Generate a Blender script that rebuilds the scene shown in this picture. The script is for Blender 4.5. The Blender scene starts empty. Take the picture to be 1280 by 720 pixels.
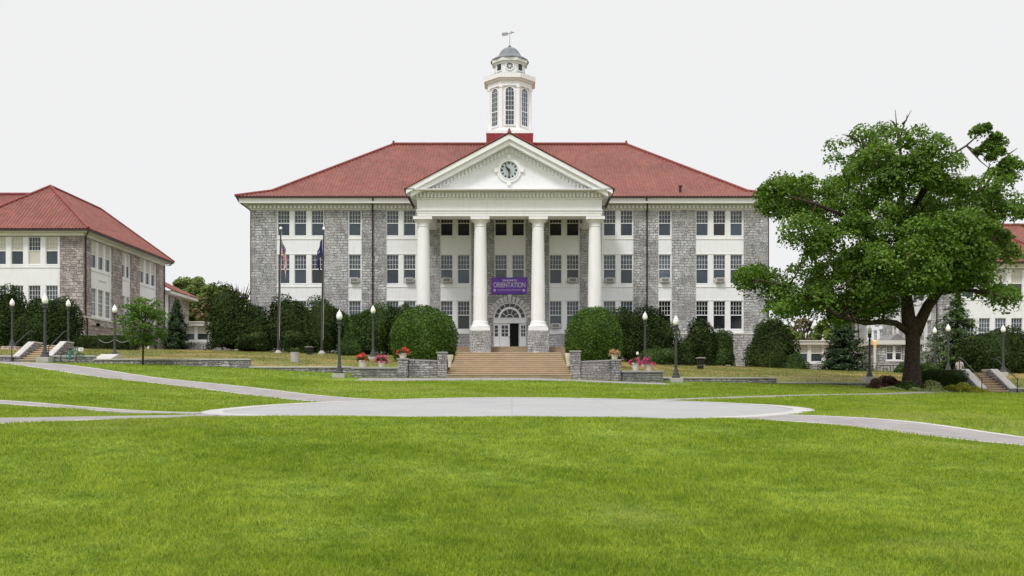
import bpy, math, random
import numpy as np
from mathutils import Matrix, Vector
random.seed(7); RS = np.random.RandomState(11)
sc = bpy.context.scene
COL = sc.collection
F = 1200.0; HZ = 496.0; CX = 640.0; EYE = 1.65     # focal length (px of a 1280 frame), horizon row, eye height

def X(px, D): return (px - CX) * D / F
def Z(py, D): return EYE + (HZ - py) * D / F
def P(px, py, D): return (X(px, D), D, Z(py, D))

# ------------------------------------------------------------------ materials
MATS = {}
def new_mat(name):
    m = bpy.data.materials.new(name); m.use_nodes = True
    nt = m.node_tree; nt.nodes.clear()
    out = nt.nodes.new('ShaderNodeOutputMaterial')
    b = nt.nodes.new('ShaderNodeBsdfPrincipled')
    nt.links.new(b.outputs[0], out.inputs[0])
    MATS[name] = m
    return m, nt, b, out
def N(nt, t, **kw):
    n = nt.nodes.new('ShaderNode' + t)
    for k, v in kw.items():
        if k.startswith('i_'):
            key = k[2:]; key = int(key) if key.isdigit() else key.replace('_', ' ')
            n.inputs[key].default_value = v
        else: setattr(n, k, v)
    return n
def L(nt, a, b): nt.links.new(a, b)
def c4(c): return (c[0], c[1], c[2], 1.0)
def ramp(nt, stops):
    r = N(nt, 'ValToRGB'); e = r.color_ramp.elements
    while len(e) < len(stops): e.new(0.5)
    for el, (p, c) in zip(e, stops): el.position = p; el.color = c4(c)
    return r
def mixc(nt, fac, a, b, blend='MIX'):
    m = N(nt, 'Mix', data_type='RGBA', blend_type=blend)
    for sock, v in ((m.inputs[0], fac), (m.inputs[6], a), (m.inputs[7], b)):
        if hasattr(v, 'is_linked'): L(nt, v, sock)
        elif isinstance(v, (tuple, list)): sock.default_value = c4(v)
        else: sock.default_value = v
    return m.outputs[2]
def coords(nt, kind='Object'): return N(nt, 'TexCoord').outputs[kind]
def bump(nt, b, h, strength=0.3, dist=0.02):
    n = N(nt, 'Bump', i_Strength=strength, i_Distance=dist); L(nt, h, n.inputs['Height']); L(nt, n.outputs[0], b.inputs['Normal'])

def simple(name, c, rough=0.6, spread=0.12, scale=3.0, metallic=0.0, spec=0.3, bmp=0.0, detail=6.0):
    m, nt, b, o = new_mat(name)
    co = N(nt, 'NewGeometry').outputs['Position']
    n = N(nt, 'TexNoise', i_Scale=scale, i_Detail=detail, i_Roughness=0.65); L(nt, co, n.inputs['Vector'])
    lo = tuple(x * (1 - spread) for x in c); hi = tuple(min(1, x * (1 + spread)) for x in c)
    r = ramp(nt, [(0.3, lo), (0.7, hi)]); L(nt, n.outputs[0], r.inputs[0]); L(nt, r.outputs[0], b.inputs['Base Color'])
    b.inputs['Roughness'].default_value = rough; b.inputs['Metallic'].default_value = metallic
    b.inputs['Specular IOR Level'].default_value = spec
    if bmp: bump(nt, b, n.outputs[0], bmp, 0.01)
    return m

def stone(name, a, bcol, mortar, tint, w=0.62, h=0.27):
    m, nt, b, o = new_mat(name)
    uv = coords(nt, 'UV')
    nz = N(nt, 'TexNoise', i_Scale=1.3, i_Detail=3.0); L(nt, uv, nz.inputs['Vector'])
    off = N(nt, 'VectorMath', operation='SUBTRACT'); L(nt, nz.outputs['Color'], off.inputs[0]); off.inputs[1].default_value = (.5, .5, .5)
    scl = N(nt, 'VectorMath', operation='SCALE'); L(nt, off.outputs[0], scl.inputs[0]); scl.inputs['Scale'].default_value = 0.17
    wv = N(nt, 'VectorMath', operation='ADD'); L(nt, uv, wv.inputs[0]); L(nt, scl.outputs[0], wv.inputs[1])
    # coursed rubble: two brick courses of different size, patched together and warped
    def brick(bw, bh, mort, off_):
        t = N(nt, 'TexBrick', offset=off_, offset_frequency=2, squash=0.62, squash_frequency=3); L(nt, wv.outputs[0], t.inputs['Vector'])
        for k_, v_ in (('Scale', 1.0), ('Brick Width', bw), ('Row Height', bh), ('Mortar Size', mort), ('Mortar Smooth', 0.5), ('Bias', -0.05), ('Color1', c4(a)), ('Color2', c4(bcol)), ('Mortar', c4(mortar))): t.inputs[k_].default_value = v_
        return t
    t1 = brick(w, h, 0.026, 0.42); t2 = brick(w * 0.62, h * 0.58, 0.020, 0.37)
    msk = N(nt, 'TexVoronoi', i_Scale=1.1); L(nt, wv.outputs[0], msk.inputs['Vector'])
    sk = N(nt, 'SeparateColor'); L(nt, msk.outputs['Color'], sk.inputs[0])
    gt = N(nt, 'Math', operation='GREATER_THAN'); L(nt, sk.outputs[0], gt.inputs[0]); gt.inputs[1].default_value = 0.5
    col = mixc(nt, gt.outputs[0], t1.outputs['Color'], t2.outputs['Color'])
    mf = N(nt, 'Mix', data_type='FLOAT'); L(nt, gt.outputs[0], mf.inputs[0]); L(nt, t1.outputs['Fac'], mf.inputs[2]); L(nt, t2.outputs['Fac'], mf.inputs[3])
    je = N(nt, 'Math', operation='SUBTRACT'); je.inputs[0].default_value = 1.0; L(nt, mf.outputs[0], je.inputs[1])
    vt = N(nt, 'TexVoronoi', i_Scale=1.9); L(nt, wv.outputs[0], vt.inputs['Vector']); sv = N(nt, 'SeparateColor'); L(nt, vt.outputs['Color'], sv.inputs[0])
    rv = ramp(nt, [(0.1, (0.80,) * 3), (0.9, (1.18,) * 3)]); L(nt, sv.outputs[0], rv.inputs[0]); col = mixc(nt, 1.0, col, rv.outputs[0], 'MULTIPLY')
    n1 = N(nt, 'TexNoise', i_Scale=4.5, i_Detail=8.0, i_Roughness=0.7); L(nt, uv, n1.inputs['Vector'])
    r1 = ramp(nt, [(0.25, (0.66,) * 3), (0.75, (1.24,) * 3)]); L(nt, n1.outputs[0], r1.inputs[0])
    col = mixc(nt, 1.0, col, r1.outputs[0], 'MULTIPLY')
    s2 = sk
    r2 = ramp(nt, [(0.6, (0, 0, 0)), (0.95, (1, 1, 1))]); L(nt, s2.outputs[1], r2.inputs[0])
    mm = N(nt, 'Mix', data_type='RGBA', blend_type='MIX')
    fm = N(nt, 'Math', operation='MULTIPLY'); L(nt, r2.outputs[0], fm.inputs[0]); fm.inputs[1].default_value = 0.25
    L(nt, fm.outputs[0], mm.inputs[0]); L(nt, col, mm.inputs[6]); mm.inputs[7].default_value = c4(tint)
    n3 = N(nt, 'TexNoise', i_Scale=0.25, i_Detail=4.0); L(nt, uv, n3.inputs['Vector'])
    r3 = ramp(nt, [(0.3, (0.86,) * 3), (0.7, (1.1,) * 3)]); L(nt, n3.outputs[0], r3.inputs[0])
    col = mixc(nt, 1.0, mm.outputs[2], r3.outputs[0], 'MULTIPLY')
    L(nt, col, b.inputs['Base Color']); b.inputs['Roughness'].default_value = 0.85; b.inputs['Specular IOR Level'].default_value = 0.2
    ad = N(nt, 'Math', operation='MULTIPLY_ADD'); L(nt, n1.outputs[0], ad.inputs[0]); ad.inputs[1].default_value = 0.9; L(nt, je.outputs[0], ad.inputs[2])
    bump(nt, b, ad.outputs[0], 0.75, 0.05)
    return m

def pavers(name, a, bcol, mortar, bw, bh, rough=0.8):
    m, nt, b, o = new_mat(name)
    uv = coords(nt, 'UV')
    t = N(nt, 'TexBrick'); L(nt, uv, t.inputs['Vector'])
    t.inputs['Scale'].default_value = 1; t.inputs['Brick Width'].default_value = bw; t.inputs['Row Height'].default_value = bh
    t.inputs['Mortar Size'].default_value = 0.008; t.inputs['Color1'].default_value = c4(a); t.inputs['Color2'].default_value = c4(bcol); t.inputs['Mortar'].default_value = c4(mortar)
    n1 = N(nt, 'TexNoise', i_Scale=1.1, i_Detail=8.0, i_Roughness=0.7); L(nt, uv, n1.inputs['Vector'])
    r1 = ramp(nt, [(0.3, (0.78,) * 3), (0.7, (1.15,) * 3)]); L(nt, n1.outputs[0], r1.inputs[0])
    L(nt, mixc(nt, 1.0, t.outputs['Color'], r1.outputs[0], 'MULTIPLY'), b.inputs['Base Color'])
    b.inputs['Roughness'].default_value = rough; b.inputs['Specular IOR Level'].default_value = 0.2
    bump(nt, b, n1.outputs[0], 0.2, 0.01)
    return m

def rooftile(name):
    m, nt, b, o = new_mat(name)
    uv = coords(nt, 'UV')
    t = N(nt, 'TexBrick', offset=0.0, squash=1.0); L(nt, uv, t.inputs['Vector'])
    t.inputs['Scale'].default_value = 1; t.inputs['Brick Width'].default_value = 0.30; t.inputs['Row Height'].default_value = 0.38
    t.inputs['Mortar Size'].default_value = 0.018; t.inputs['Mortar Smooth'].default_value = 0.6; t.inputs['Bias'].default_value = 0.0
    t.inputs['Color1'].default_value = c4((0.25, 0.086, 0.064)); t.inputs['Color2'].default_value = c4((0.18, 0.065, 0.053)); t.inputs['Mortar'].default_value = c4((0.11, 0.04, 0.034))
    n1 = N(nt, 'TexNoise', i_Scale=0.28, i_Detail=5.0, i_Roughness=0.6); L(nt, uv, n1.inputs['Vector'])
    r1 = ramp(nt, [(0.32, (0.86, 0.82, 0.84)), (0.68, (1.14, 1.1, 1.05))]); L(nt, n1.outputs[0], r1.inputs[0])
    col = mixc(nt, 1.0, t.outputs['Color'], r1.outputs[0], 'MULTIPLY')
    n2 = N(nt, 'TexNoise', i_Scale=1.4, i_Detail=6.0, i_Roughness=0.8); L(nt, uv, n2.inputs['Vector'])
    r2 = ramp(nt, [(0.50, (0, 0, 0)), (0.75, (0.55, 0.55, 0.55))]); L(nt, n2.outputs[0], r2.inputs[0])
    col = mixc(nt, r2.outputs[0], col, (0.25, 0.165, 0.155))
    L(nt, col, b.inputs['Base Color']); b.inputs['Roughness'].default_value = 0.7; b.inputs['Specular IOR Level'].default_value = 0.25
    # each course laps over the one below
    sp = N(nt, 'SeparateXYZ'); L(nt, uv, sp.inputs[0])
    dv = N(nt, 'Math', operation='DIVIDE'); L(nt, sp.outputs[1], dv.inputs[0]); dv.inputs[1].default_value = 0.38
    fr = N(nt, 'Math', operation='FRACT'); L(nt, dv.outputs[0], fr.inputs[0])
    iv = N(nt, 'Math', operation='SUBTRACT'); iv.inputs[0].default_value = 1; L(nt, fr.outputs[0], iv.inputs[1])
    bump(nt, b, iv.outputs[0], 0.8, 0.06)
    return m

def leafmat(name, c1, c2, c3, trans=0.3, rough=0.5, posscale=0.5, spec=0.12):
    """leaf to leaf variation between three greens, plus slow drift over the plant"""
    m, nt, b, o = new_mat(name)
    g = N(nt, 'NewGeometry')
    r = ramp(nt, [(0.0, c1), (0.55, c2), (1.0, c3)])
    n = N(nt, 'TexNoise', i_Scale=posscale, i_Detail=3.0); L(nt, g.outputs['Position'], n.inputs['Vector'])
    ad = N(nt, 'Math', operation='MULTIPLY_ADD'); L(nt, n.outputs[0], ad.inputs[0]); ad.inputs[1].default_value = 1.3
    sb = N(nt, 'Math', operation='MULTIPLY_ADD'); L(nt, g.outputs['Random Per Island'], sb.inputs[0]); sb.inputs[1].default_value = 0.7; sb.inputs[2].default_value = -0.5
    L(nt, sb.outputs[0], ad.inputs[2]); L(nt, ad.outputs[0], r.inputs[0])
    L(nt, r.outputs[0], b.inputs['Base Color']); b.inputs['Roughness'].default_value = rough; b.inputs['Specular IOR Level'].default_value = spec
    if trans:
        tr = N(nt, 'BsdfTranslucent'); hs = N(nt, 'HueSaturation', i_Saturation=1.15, i_Value=1.3); L(nt, r.outputs[0], hs.inputs['Color']); L(nt, hs.outputs[0], tr.inputs[0])
        mx = N(nt, 'MixShader'); mx.inputs[0].default_value = trans
        L(nt, b.outputs[0], mx.inputs[1]); L(nt, tr.outputs[0], mx.inputs[2]); L(nt, mx.outputs[0], o.inputs[0])
    return m

def lawnmat(name, a, bc, straw, amount, scale=0.35, blades=False):
    m, nt, b, o = new_mat(name)
    g = N(nt, 'NewGeometry')
    n = N(nt, 'TexNoise', i_Scale=scale, i_Detail=9.0, i_Roughness=0.68, i_Distortion=0.6); L(nt, g.outputs['Position'], n.inputs['Vector'])
    r = ramp(nt, [(0.34, a), (0.66, bc)]); L(nt, n.outputs[0], r.inputs[0])
    col = r.outputs[0]
    if blades:
        v = ramp(nt, [(0.0, (0.54, 0.60, 0.54)), (0.72, (1.25, 1.18, 1.15)), (0.93, (1.3, 1.15, 1.9)), (1.0, (1.75, 1.3, 2.2))]); L(nt, g.outputs['Random Per Island'], v.inputs[0])
        col = mixc(nt, 1.0, col, v.outputs[0], 'MULTIPLY')
    else:
        nf = N(nt, 'TexNoise', i_Scale=9.0, i_Detail=9.0, i_Roughness=0.8); L(nt, g.outputs['Position'], nf.inputs['Vector'])
        v = ramp(nt, [(0.3, (0.62, 0.66, 0.6)), (0.7, (1.25, 1.2, 1.2))]); L(nt, nf.outputs[0], v.inputs[0])
        col = mixc(nt, 1.0, col, v.outputs[0], 'MULTIPLY')
    nc = N(nt, 'TexNoise', i_Scale=3.2, i_Detail=5.0, i_Roughness=0.75); L(nt, g.outputs['Position'], nc.inputs['Vector'])
    vc = ramp(nt, [(0.3, (0.58, 0.68, 0.62)), (0.7, (1.28, 1.18, 1.25))]); L(nt, nc.outputs[0], vc.inputs[0]); col = mixc(nt, 1.0, col, vc.outputs[0], 'MULTIPLY')
    n2 = N(nt, 'TexNoise', i_Scale=0.16, i_Detail=7.0, i_Roughness=0.65); L(nt, g.outputs['Position'], n2.inputs['Vector'])
    r2 = ramp(nt, [(amount[0], (0, 0, 0)), (amount[1], (1, 1, 1))]); L(nt, n2.outputs[0], r2.inputs[0])
    col = mixc(nt, r2.outputs[0], col, straw)
    L(nt, col, b.inputs['Base Color']); b.inputs['Roughness'].default_value = 0.7; b.inputs['Specular IOR Level'].default_value = 0.15
    if blades:
        tr = N(nt, 'BsdfTranslucent'); L(nt, col, tr.inputs[0]); mx = N(nt, 'MixShader'); mx.inputs[0].default_value = 0.45
        L(nt, b.outputs[0], mx.inputs[1]); L(nt, tr.outputs[0], mx.inputs[2]); L(nt, mx.outputs[0], o.inputs[0])
    else: bump(nt, b, nf.outputs[0], 0.5, 0.03)
    return m

def glassmat(name, dark, light):
    m, nt, b, o = new_mat(name)
    oi = N(nt, 'ObjectInfo'); r = ramp(nt, [(0.0, dark), (0.75, tuple((a + c) / 2 for a, c in zip(dark, light))), (1.0, light)]); L(nt, oi.outputs['Random'], r.inputs[0])
    co = N(nt, 'NewGeometry').outputs['Position']
    n = N(nt, 'TexNoise', i_Scale=0.9, i_Detail=3.0); L(nt, co, n.inputs['Vector'])
    rr = ramp(nt, [(0.3, (0.7,) * 3), (0.7, (1.3,) * 3)]); L(nt, n.outputs[0], rr.inputs[0])
    L(nt, mixc(nt, 1.0, r.outputs[0], rr.outputs[0], 'MULTIPLY'), b.inputs['Base Color'])
    b.inputs['Roughness'].default_value = 0.06; b.inputs['Specular IOR Level'].default_value = 0.6
    bump(nt, b, n.outputs[0], 0.03, 0.02)
    return m

STONE = stone('grey_rubble_stone', (0.53, 0.528, 0.532), (0.385, 0.384, 0.389), (0.13, 0.129, 0.131), (0.42, 0.39, 0.37), 0.56, 0.23)
STONEW = stone('bluish_wall_stone', (0.40, 0.385, 0.385), (0.22, 0.215, 0.225), (0.09, 0.085, 0.085), (0.37, 0.32, 0.29), 0.5, 0.17)
PINKSTONE = stone('warm_rubble_stone', (0.50, 0.44, 0.42), (0.30, 0.265, 0.265), (0.13, 0.115, 0.115), (0.48, 0.40, 0.36), 0.75, 0.31)
def weathered(name, c, rough):
    m, nt, b, o = new_mat(name); co = N(nt, 'NewGeometry').outputs['Position']
    mp = N(nt, 'Mapping'); mp.inputs['Scale'].default_value = (2.6, 2.6, 0.28); L(nt, co, mp.inputs[0])
    s = N(nt, 'TexNoise', i_Scale=1.6, i_Detail=7.0, i_Roughness=0.7); L(nt, mp.outputs[0], s.inputs['Vector'])
    n = N(nt, 'TexNoise', i_Scale=0.55, i_Detail=6.0, i_Roughness=0.6); L(nt, co, n.inputs['Vector'])
    r1 = ramp(nt, [(0.28, (0.90, 0.895, 0.885)), (0.5, (1, 1, 1))]); L(nt, s.outputs[0], r1.inputs[0]); r2 = ramp(nt, [(0.3, (0.95, 0.95, 0.955)), (0.6, (1, 1, 1))]); L(nt, n.outputs[0], r2.inputs[0])
    L(nt, mixc(nt, 1.0, mixc(nt, 1.0, r1.outputs[0], r2.outputs[0], 'MULTIPLY'), c, 'MULTIPLY'), b.inputs['Base Color']); b.inputs['Roughness'].default_value = rough; b.inputs['Specular IOR Level'].default_value = .3
    bump(nt, b, s.outputs[0], .08, .01); return m
WHITE = weathered('white_paint', (0.82, 0.82, 0.82), 0.5)
WHITEB = weathered('white_stucco', (0.79, 0.795, 0.81), 0.7)
TILE = rooftile('red_clay_tile')
RIDGE = simple('ridge_tile', (0.22, 0.055, 0.048), 0.7, 0.25, 2.5)
REDM = simple('red_metal_skirt', (0.24, 0.025, 0.03), 0.6, 0.15, 2.0)
GUTTER = simple('brown_gutter', (0.045, 0.022, 0.02), 0.5, 0.2)
SOFFIT = simple('grey_trim', (0.62, 0.60, 0.57), 0.7, 0.06, 2.0)
GLASS = glassmat('window_glass', (0.016, 0.026, 0.038), (0.085, 0.115, 0.145))
GLASSD = glassmat('dark_window_glass', (0.006, 0.007, 0.009), (0.014, 0.016, 0.02))
BLIND = simple('cream_blind', (0.55, 0.53, 0.47), 0.8, 0.05)
LEAD = simple('lead_dome', (0.16, 0.17, 0.185), 0.5, 0.2, 1.2)
BLACK = simple('black_iron', (0.018, 0.018, 0.02), 0.45, 0.2)
BRONZE = simple('dark_bronze', (0.045, 0.042, 0.040), 0.45, 0.15)
POSTM = simple('charcoal_post', (0.055, 0.056, 0.056), 0.5, 0.2)
GLOBE = simple('frosted_white', (0.84, 0.84, 0.81), 0.3, 0.03)
CONC = simple('pale_concrete', (0.40, 0.385, 0.36), 0.85, 0.12, 2.2, bmp=0.2)
COPING = simple('white_coping', (0.46, 0.44, 0.425), 0.8, 0.1, 2.0)
RIM = simple('plaza_rim_concrete', (0.42, 0.41, 0.40), 0.85, 0.2, 1.6)
SLAB = simple('grey_slab', (0.30, 0.295, 0.28), 0.85, 0.15, 2.5, bmp=0.2)
PLAZA = simple('pale_aggregate', (0.30, 0.30, 0.30), 0.9, 0.09, 1.2, bmp=0.15, detail=10)
def plaza_mat():
    m, nt, b, o = new_mat('plaza_aggregate'); co = N(nt, 'NewGeometry').outputs['Position']
    n = N(nt, 'TexNoise', i_Scale=0.45, i_Detail=9.0, i_Roughness=0.7); L(nt, co, n.inputs['Vector']); r = ramp(nt, [(0.3, (0.315, 0.315, 0.318)), (0.7, (0.375, 0.375, 0.375))]); L(nt, n.outputs[0], r.inputs[0])
    f = N(nt, 'TexNoise', i_Scale=22.0, i_Detail=4.0, i_Roughness=0.8); L(nt, co, f.inputs['Vector']); rf = ramp(nt, [(0.3, (0.8,) * 3), (0.7, (1.15,) * 3)]); L(nt, f.outputs[0], rf.inputs[0])
    col = mixc(nt, 1.0, r.outputs[0], rf.outputs[0], 'MULTIPLY')
    t = N(nt, 'TexBrick', offset=0.0); L(nt, co, t.inputs['Vector'])
    for k_, v_ in (('Scale', 1.0), ('Brick Width', 2.9), ('Row Height', 2.9), ('Mortar Size', 0.02), ('Mortar Smooth', 0.3), ('Color1', (1, 1, 1, 1)), ('Color2', (.97, .97, .97, 1)), ('Mortar', (.86, .86, .85, 1))): t.inputs[k_].default_value = v_
    L(nt, mixc(nt, 1.0, col, t.outputs['Color'], 'MULTIPLY'), b.inputs['Base Color']); b.inputs['Roughness'].default_value = .9; b.inputs['Specular IOR Level'].default_value = .15; bump(nt, b, f.outputs[0], .3, .01); return m
PLAZA = plaza_mat()
PATHM = pavers('path_paving', (0.305, 0.28, 0.28), (0.27, 0.25, 0.25), (0.19, 0.175, 0.17), 0.6, 0.3)
STEPM = pavers('tan_brick', (0.385, 0.295, 0.20), (0.32, 0.24, 0.16), (0.26, 0.205, 0.155), 0.4, 0.1)
NOSING = simple('tan_nosing', (0.52, 0.41, 0.29), 0.8, 0.1)
BARK = simple('tree_bark', (0.050, 0.037, 0.029), 0.95, 0.55, 7.0, spec=0.1, bmp=1.0)
SOIL = simple('mulch', (0.045, 0.03, 0.022), 0.95, 0.4, 6.0)
POT = simple('cream_pot', (0.60, 0.56, 0.46), 0.8, 0.1)
PURPLE = simple('purple_vinyl', (0.17, 0.06, 0.44), 0.5, 0.12, 1.2)
LETTER = simple('lilac_lettering', (0.62, 0.52, 0.75), 0.6, 0.05)
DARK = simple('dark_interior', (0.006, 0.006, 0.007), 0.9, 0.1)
ACM = simple('air_conditioner_case', (0.55, 0.54, 0.52), 0.6, 0.08)
ACG = simple('air_conditioner_grille', (0.10, 0.10, 0.10), 0.7, 0.1)
GOLD = simple('gilt', (0.5, 0.35, 0.12), 0.35, 0.1)
FACE = simple('clock_face_paint', (0.42, 0.47, 0.48), 0.5, 0.06)
SKIN = simple('skin', (0.5, 0.3, 0.22), 0.6, 0.05)
SHIRT = simple('white_cloth', (0.75, 0.74, 0.78), 0.8, 0.05)
JEANS = simple('pale_denim', (0.34, 0.42, 0.55), 0.8, 0.1)
HAIR = simple('brown_hair', (0.05, 0.025, 0.018), 0.6, 0.2)
TEAL = simple('teal_paint', (0.06, 0.28, 0.27), 0.4, 0.1)
RUBBER = simple('rubber', (0.02, 0.02, 0.02), 0.8, 0.1)
LAWN = lawnmat('lawn_soil', (0.12, 0.20, 0.013), (0.19, 0.275, 0.028), (0.24, 0.24, 0.06), (0.56, 0.78))
BLADE = lawnmat('grass_blades', (0.20, 0.305, 0.02), (0.335, 0.435, 0.048), (0.42, 0.42, 0.14), (0.56, 0.80), blades=True)
DRY = lawnmat('dry_lawn_soil', (0.13, 0.16, 0.03), (0.21, 0.20, 0.055), (0.32, 0.235, 0.09), (0.46, 0.62))
DRYB = lawnmat('dry_blades', (0.16, 0.20, 0.035), (0.25, 0.25, 0.065), (0.37, 0.27, 0.11), (0.46, 0.62), blades=True)
MAPLE = leafmat('maple_leaves', (0.048, 0.094, 0.016), (0.105, 0.180, 0.03), (0.195, 0.295, 0.058), 0.35, 0.5, 0.45)
YEW = leafmat('yew_leaves', (0.016, 0.029, 0.010), (0.034, 0.056, 0.016), (0.075, 0.10, 0.03), 0.08, 0.7, 0.9, 0.03)
BOX = leafmat('boxwood_leaves', (0.030, 0.064, 0.010), (0.065, 0.125, 0.018), (0.13, 0.205, 0.035), 0.2, 0.45, 1.2)
GREEN = leafmat('mid_green_leaves', (0.026, 0.055, 0.013), (0.055, 0.10, 0.022), (0.10, 0.155, 0.038), 0.2, 0.5, 0.8)
YOUNG = leafmat('young_tree_leaves', (0.05, 0.10, 0.02), (0.09, 0.165, 0.03), (0.16, 0.25, 0.05), 0.3, 0.45, 0.8)
SPRUCE = leafmat('spruce_needles', (0.018, 0.036, 0.014), (0.034, 0.06, 0.022), (0.06, 0.095, 0.036), 0.05, 0.6, 0.9)
FARG = leafmat('far_tree_leaves', (0.10, 0.15, 0.035), (0.165, 0.23, 0.06), (0.22, 0.28, 0.085), 0.25, 0.6, 0.15)
FARB = leafmat('far_tree_rusty_leaves', (0.13, 0.10, 0.055), (0.20, 0.155, 0.08), (0.25, 0.22, 0.11), 0.25, 0.6, 0.2)
GOLDL = leafmat('golden_leaves', (0.16, 0.18, 0.02), (0.27, 0.27, 0.03), (0.38, 0.36, 0.06), 0.25, 0.5, 1.5)
VARIE = leafmat('variegated_leaves', (0.14, 0.19, 0.05), (0.26, 0.30, 0.11), (0.42, 0.45, 0.24), 0.25, 0.5, 1.5)
MAROON = leafmat('maroon_leaves', (0.035, 0.018, 0.016), (0.07, 0.03, 0.025), (0.08, 0.07, 0.03), 0.15, 0.5, 1.5)
REDF = leafmat('red_petals', (0.5, 0.04, 0.05), (0.65, 0.10, 0.08), (0.75, 0.28, 0.2), 0.2, 0.6, 3)
PINKF = leafmat('pink_petals', (0.5, 0.03, 0.16), (0.65, 0.07, 0.25), (0.75, 0.22, 0.35), 0.2, 0.6, 3)
TANF = leafmat('faded_petals', (0.4, 0.2, 0.1), (0.5, 0.3, 0.16), (0.5, 0.42, 0.22), 0.2, 0.6, 3)

# ------------------------------------------------------------------ mesh builder
class MB:
    def __init__(s): s.v = []; s.f = []; s.m = []; s.uv = {}
    def add(s, vs, fs, mi=0, uvs=None):
        o = len(s.v); s.v += [tuple(v) for v in vs]
        for k, f in enumerate(fs):
            if uvs is not None: s.uv[len(s.f)] = [uvs[i] for i in f]
            s.f.append([i + o for i in f]); s.m.append(mi)
        return s
    def box(s, x0, x1, y0, y1, z0, z1, mi=0):
        if x0 > x1: x0, x1 = x1, x0
        if y0 > y1: y0, y1 = y1, y0
        if z0 > z1: z0, z1 = z1, z0
        return s.add([(x0, y0, z0), (x1, y0, z0), (x1, y1, z0), (x0, y1, z0), (x0, y0, z1), (x1, y0, z1), (x1, y1, z1), (x0, y1, z1)],
                     [(0, 3, 2, 1), (4, 5, 6, 7), (0, 1, 5, 4), (1, 2, 6, 5), (2, 3, 7, 6), (3, 0, 4, 7)], mi)
    def hexa(s, b, t, mi=0):
        """bottom quad b and top quad t, counter-clockwise seen from above"""
        return s.add(list(b) + list(t), [(0, 3, 2, 1), (4, 5, 6, 7), (0, 1, 5, 4), (1, 2, 6, 5), (2, 3, 7, 6), (3, 0, 4, 7)], mi)
    def prism_y(s, pts, y0, y1, mi=0):
        """polygon in x,z (counter-clockwise seen from the front, -y) extruded along y"""
        n = len(pts); vs = [(x, y0, z) for x, z in pts] + [(x, y1, z) for x, z in pts]
        fs = [tuple(range(n)), tuple(reversed(range(n, 2 * n)))] + [(i, i + n, (i + 1) % n + n, (i + 1) % n) for i in range(n)]
        return s.add(vs, fs, mi)
    def prism_x(s, pts, x0, x1, mi=0):
        n = len(pts); vs = [(x0, y, z) for y, z in pts] + [(x1, y, z) for y, z in pts]
        fs = [tuple(reversed(range(n))), tuple(range(n, 2 * n))] + [(i, (i + 1) % n, (i + 1) % n + n, i + n) for i in range(n)]
        return s.add(vs, fs, mi)
    def lathe(s, prof, cx=0, cy=0, n=24, mi=0, rot=0.0, cap=True):
        vs = []; fs = []
        for r, z in prof:
            for i in range(n):
                a = rot + 2 * math.pi * i / n; vs.append((cx + r * math.cos(a), cy + r * math.sin(a), z))
        for k in range(len(prof) - 1):
            for i in range(n):
                j = (i + 1) % n; fs.append((k * n + i, k * n + j, (k + 1) * n + j, (k + 1) * n + i))
        if cap:
            fs.append(tuple(reversed(range(n)))); fs.append(tuple(range((len(prof) - 1) * n, len(prof) * n)))
        return s.add(vs, fs, mi)
    def tube(s, pts, radii, n=8, mi=0):
        pts = [Vector(p) for p in pts]
        if not isinstance(radii, (list, tuple)): radii = [radii] * len(pts)
        vs = []; fs = []; up = None
        for k, p in enumerate(pts):
            t = (pts[min(k + 1, len(pts) - 1)] - pts[max(k - 1, 0)]).normalized()
            if up is None: up = Vector((1, 0, 0)) if abs(t.x) < 0.9 else Vector((0, 1, 0))
            a = (up - t * up.dot(t)).normalized(); b = t.cross(a); up = a
            for i in range(n):
                an = 2 * math.pi * i / n; q = p + (a * math.cos(an) + b * math.sin(an)) * radii[k]; vs.append(tuple(q))
        for k in range(len(pts) - 1):
            for i in range(n):
                j = (i + 1) % n; fs.append((k * n + i, k * n + j, (k + 1) * n + j, (k + 1) * n + i))
        fs.append(tuple(reversed(range(n)))); fs.append(tuple(range((len(pts) - 1) * n, len(pts) * n)))
        return s.add(vs, fs, mi)
    def mesh(s, name, mats, smooth=False):
        me = bpy.data.meshes.new(name); me.from_pydata(s.v, [], s.f)
        for m in (mats if isinstance(mats, (list, tuple)) else [mats]): me.materials.append(m)
        if any(s.m): me.polygons.foreach_set('material_index', s.m)
        uvl = me.uv_layers.new(name='UVMap'); buf = np.zeros(len(me.loops) * 2, dtype=np.float32)
        for p in me.polygons:
            nx, ny, nz = (abs(c) for c in p.normal); cust = s.uv.get(p.index)
            for q, li in enumerate(p.loop_indices):
                v = s.v[me.loops[li].vertex_index]
                if cust: u, w = cust[q]
                elif nz > nx and nz > ny: u, w = v[0], v[1]
                elif nx > ny: u, w = v[1] + 0.37, v[2]
                else: u, w = v[0], v[2]
                buf[2 * li] = u; buf[2 * li + 1] = w
        uvl.data.foreach_set('uv', buf)
        if smooth: me.polygons.foreach_set('use_smooth', [True] * len(me.polygons))
        me.update(); return me
    def build(s, name, mats, parent=None, smooth=False, bevel=0.0):
        o = bpy.data.objects.new(name, s.mesh(name, mats, smooth)); COL.objects.link(o)
        if parent is not None: adopt(o, parent)
        if bevel:
            bv = o.modifiers.new('bevel', 'BEVEL'); bv.width = bevel; bv.segments = 2; bv.limit_method = 'ANGLE'
        return o

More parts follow.
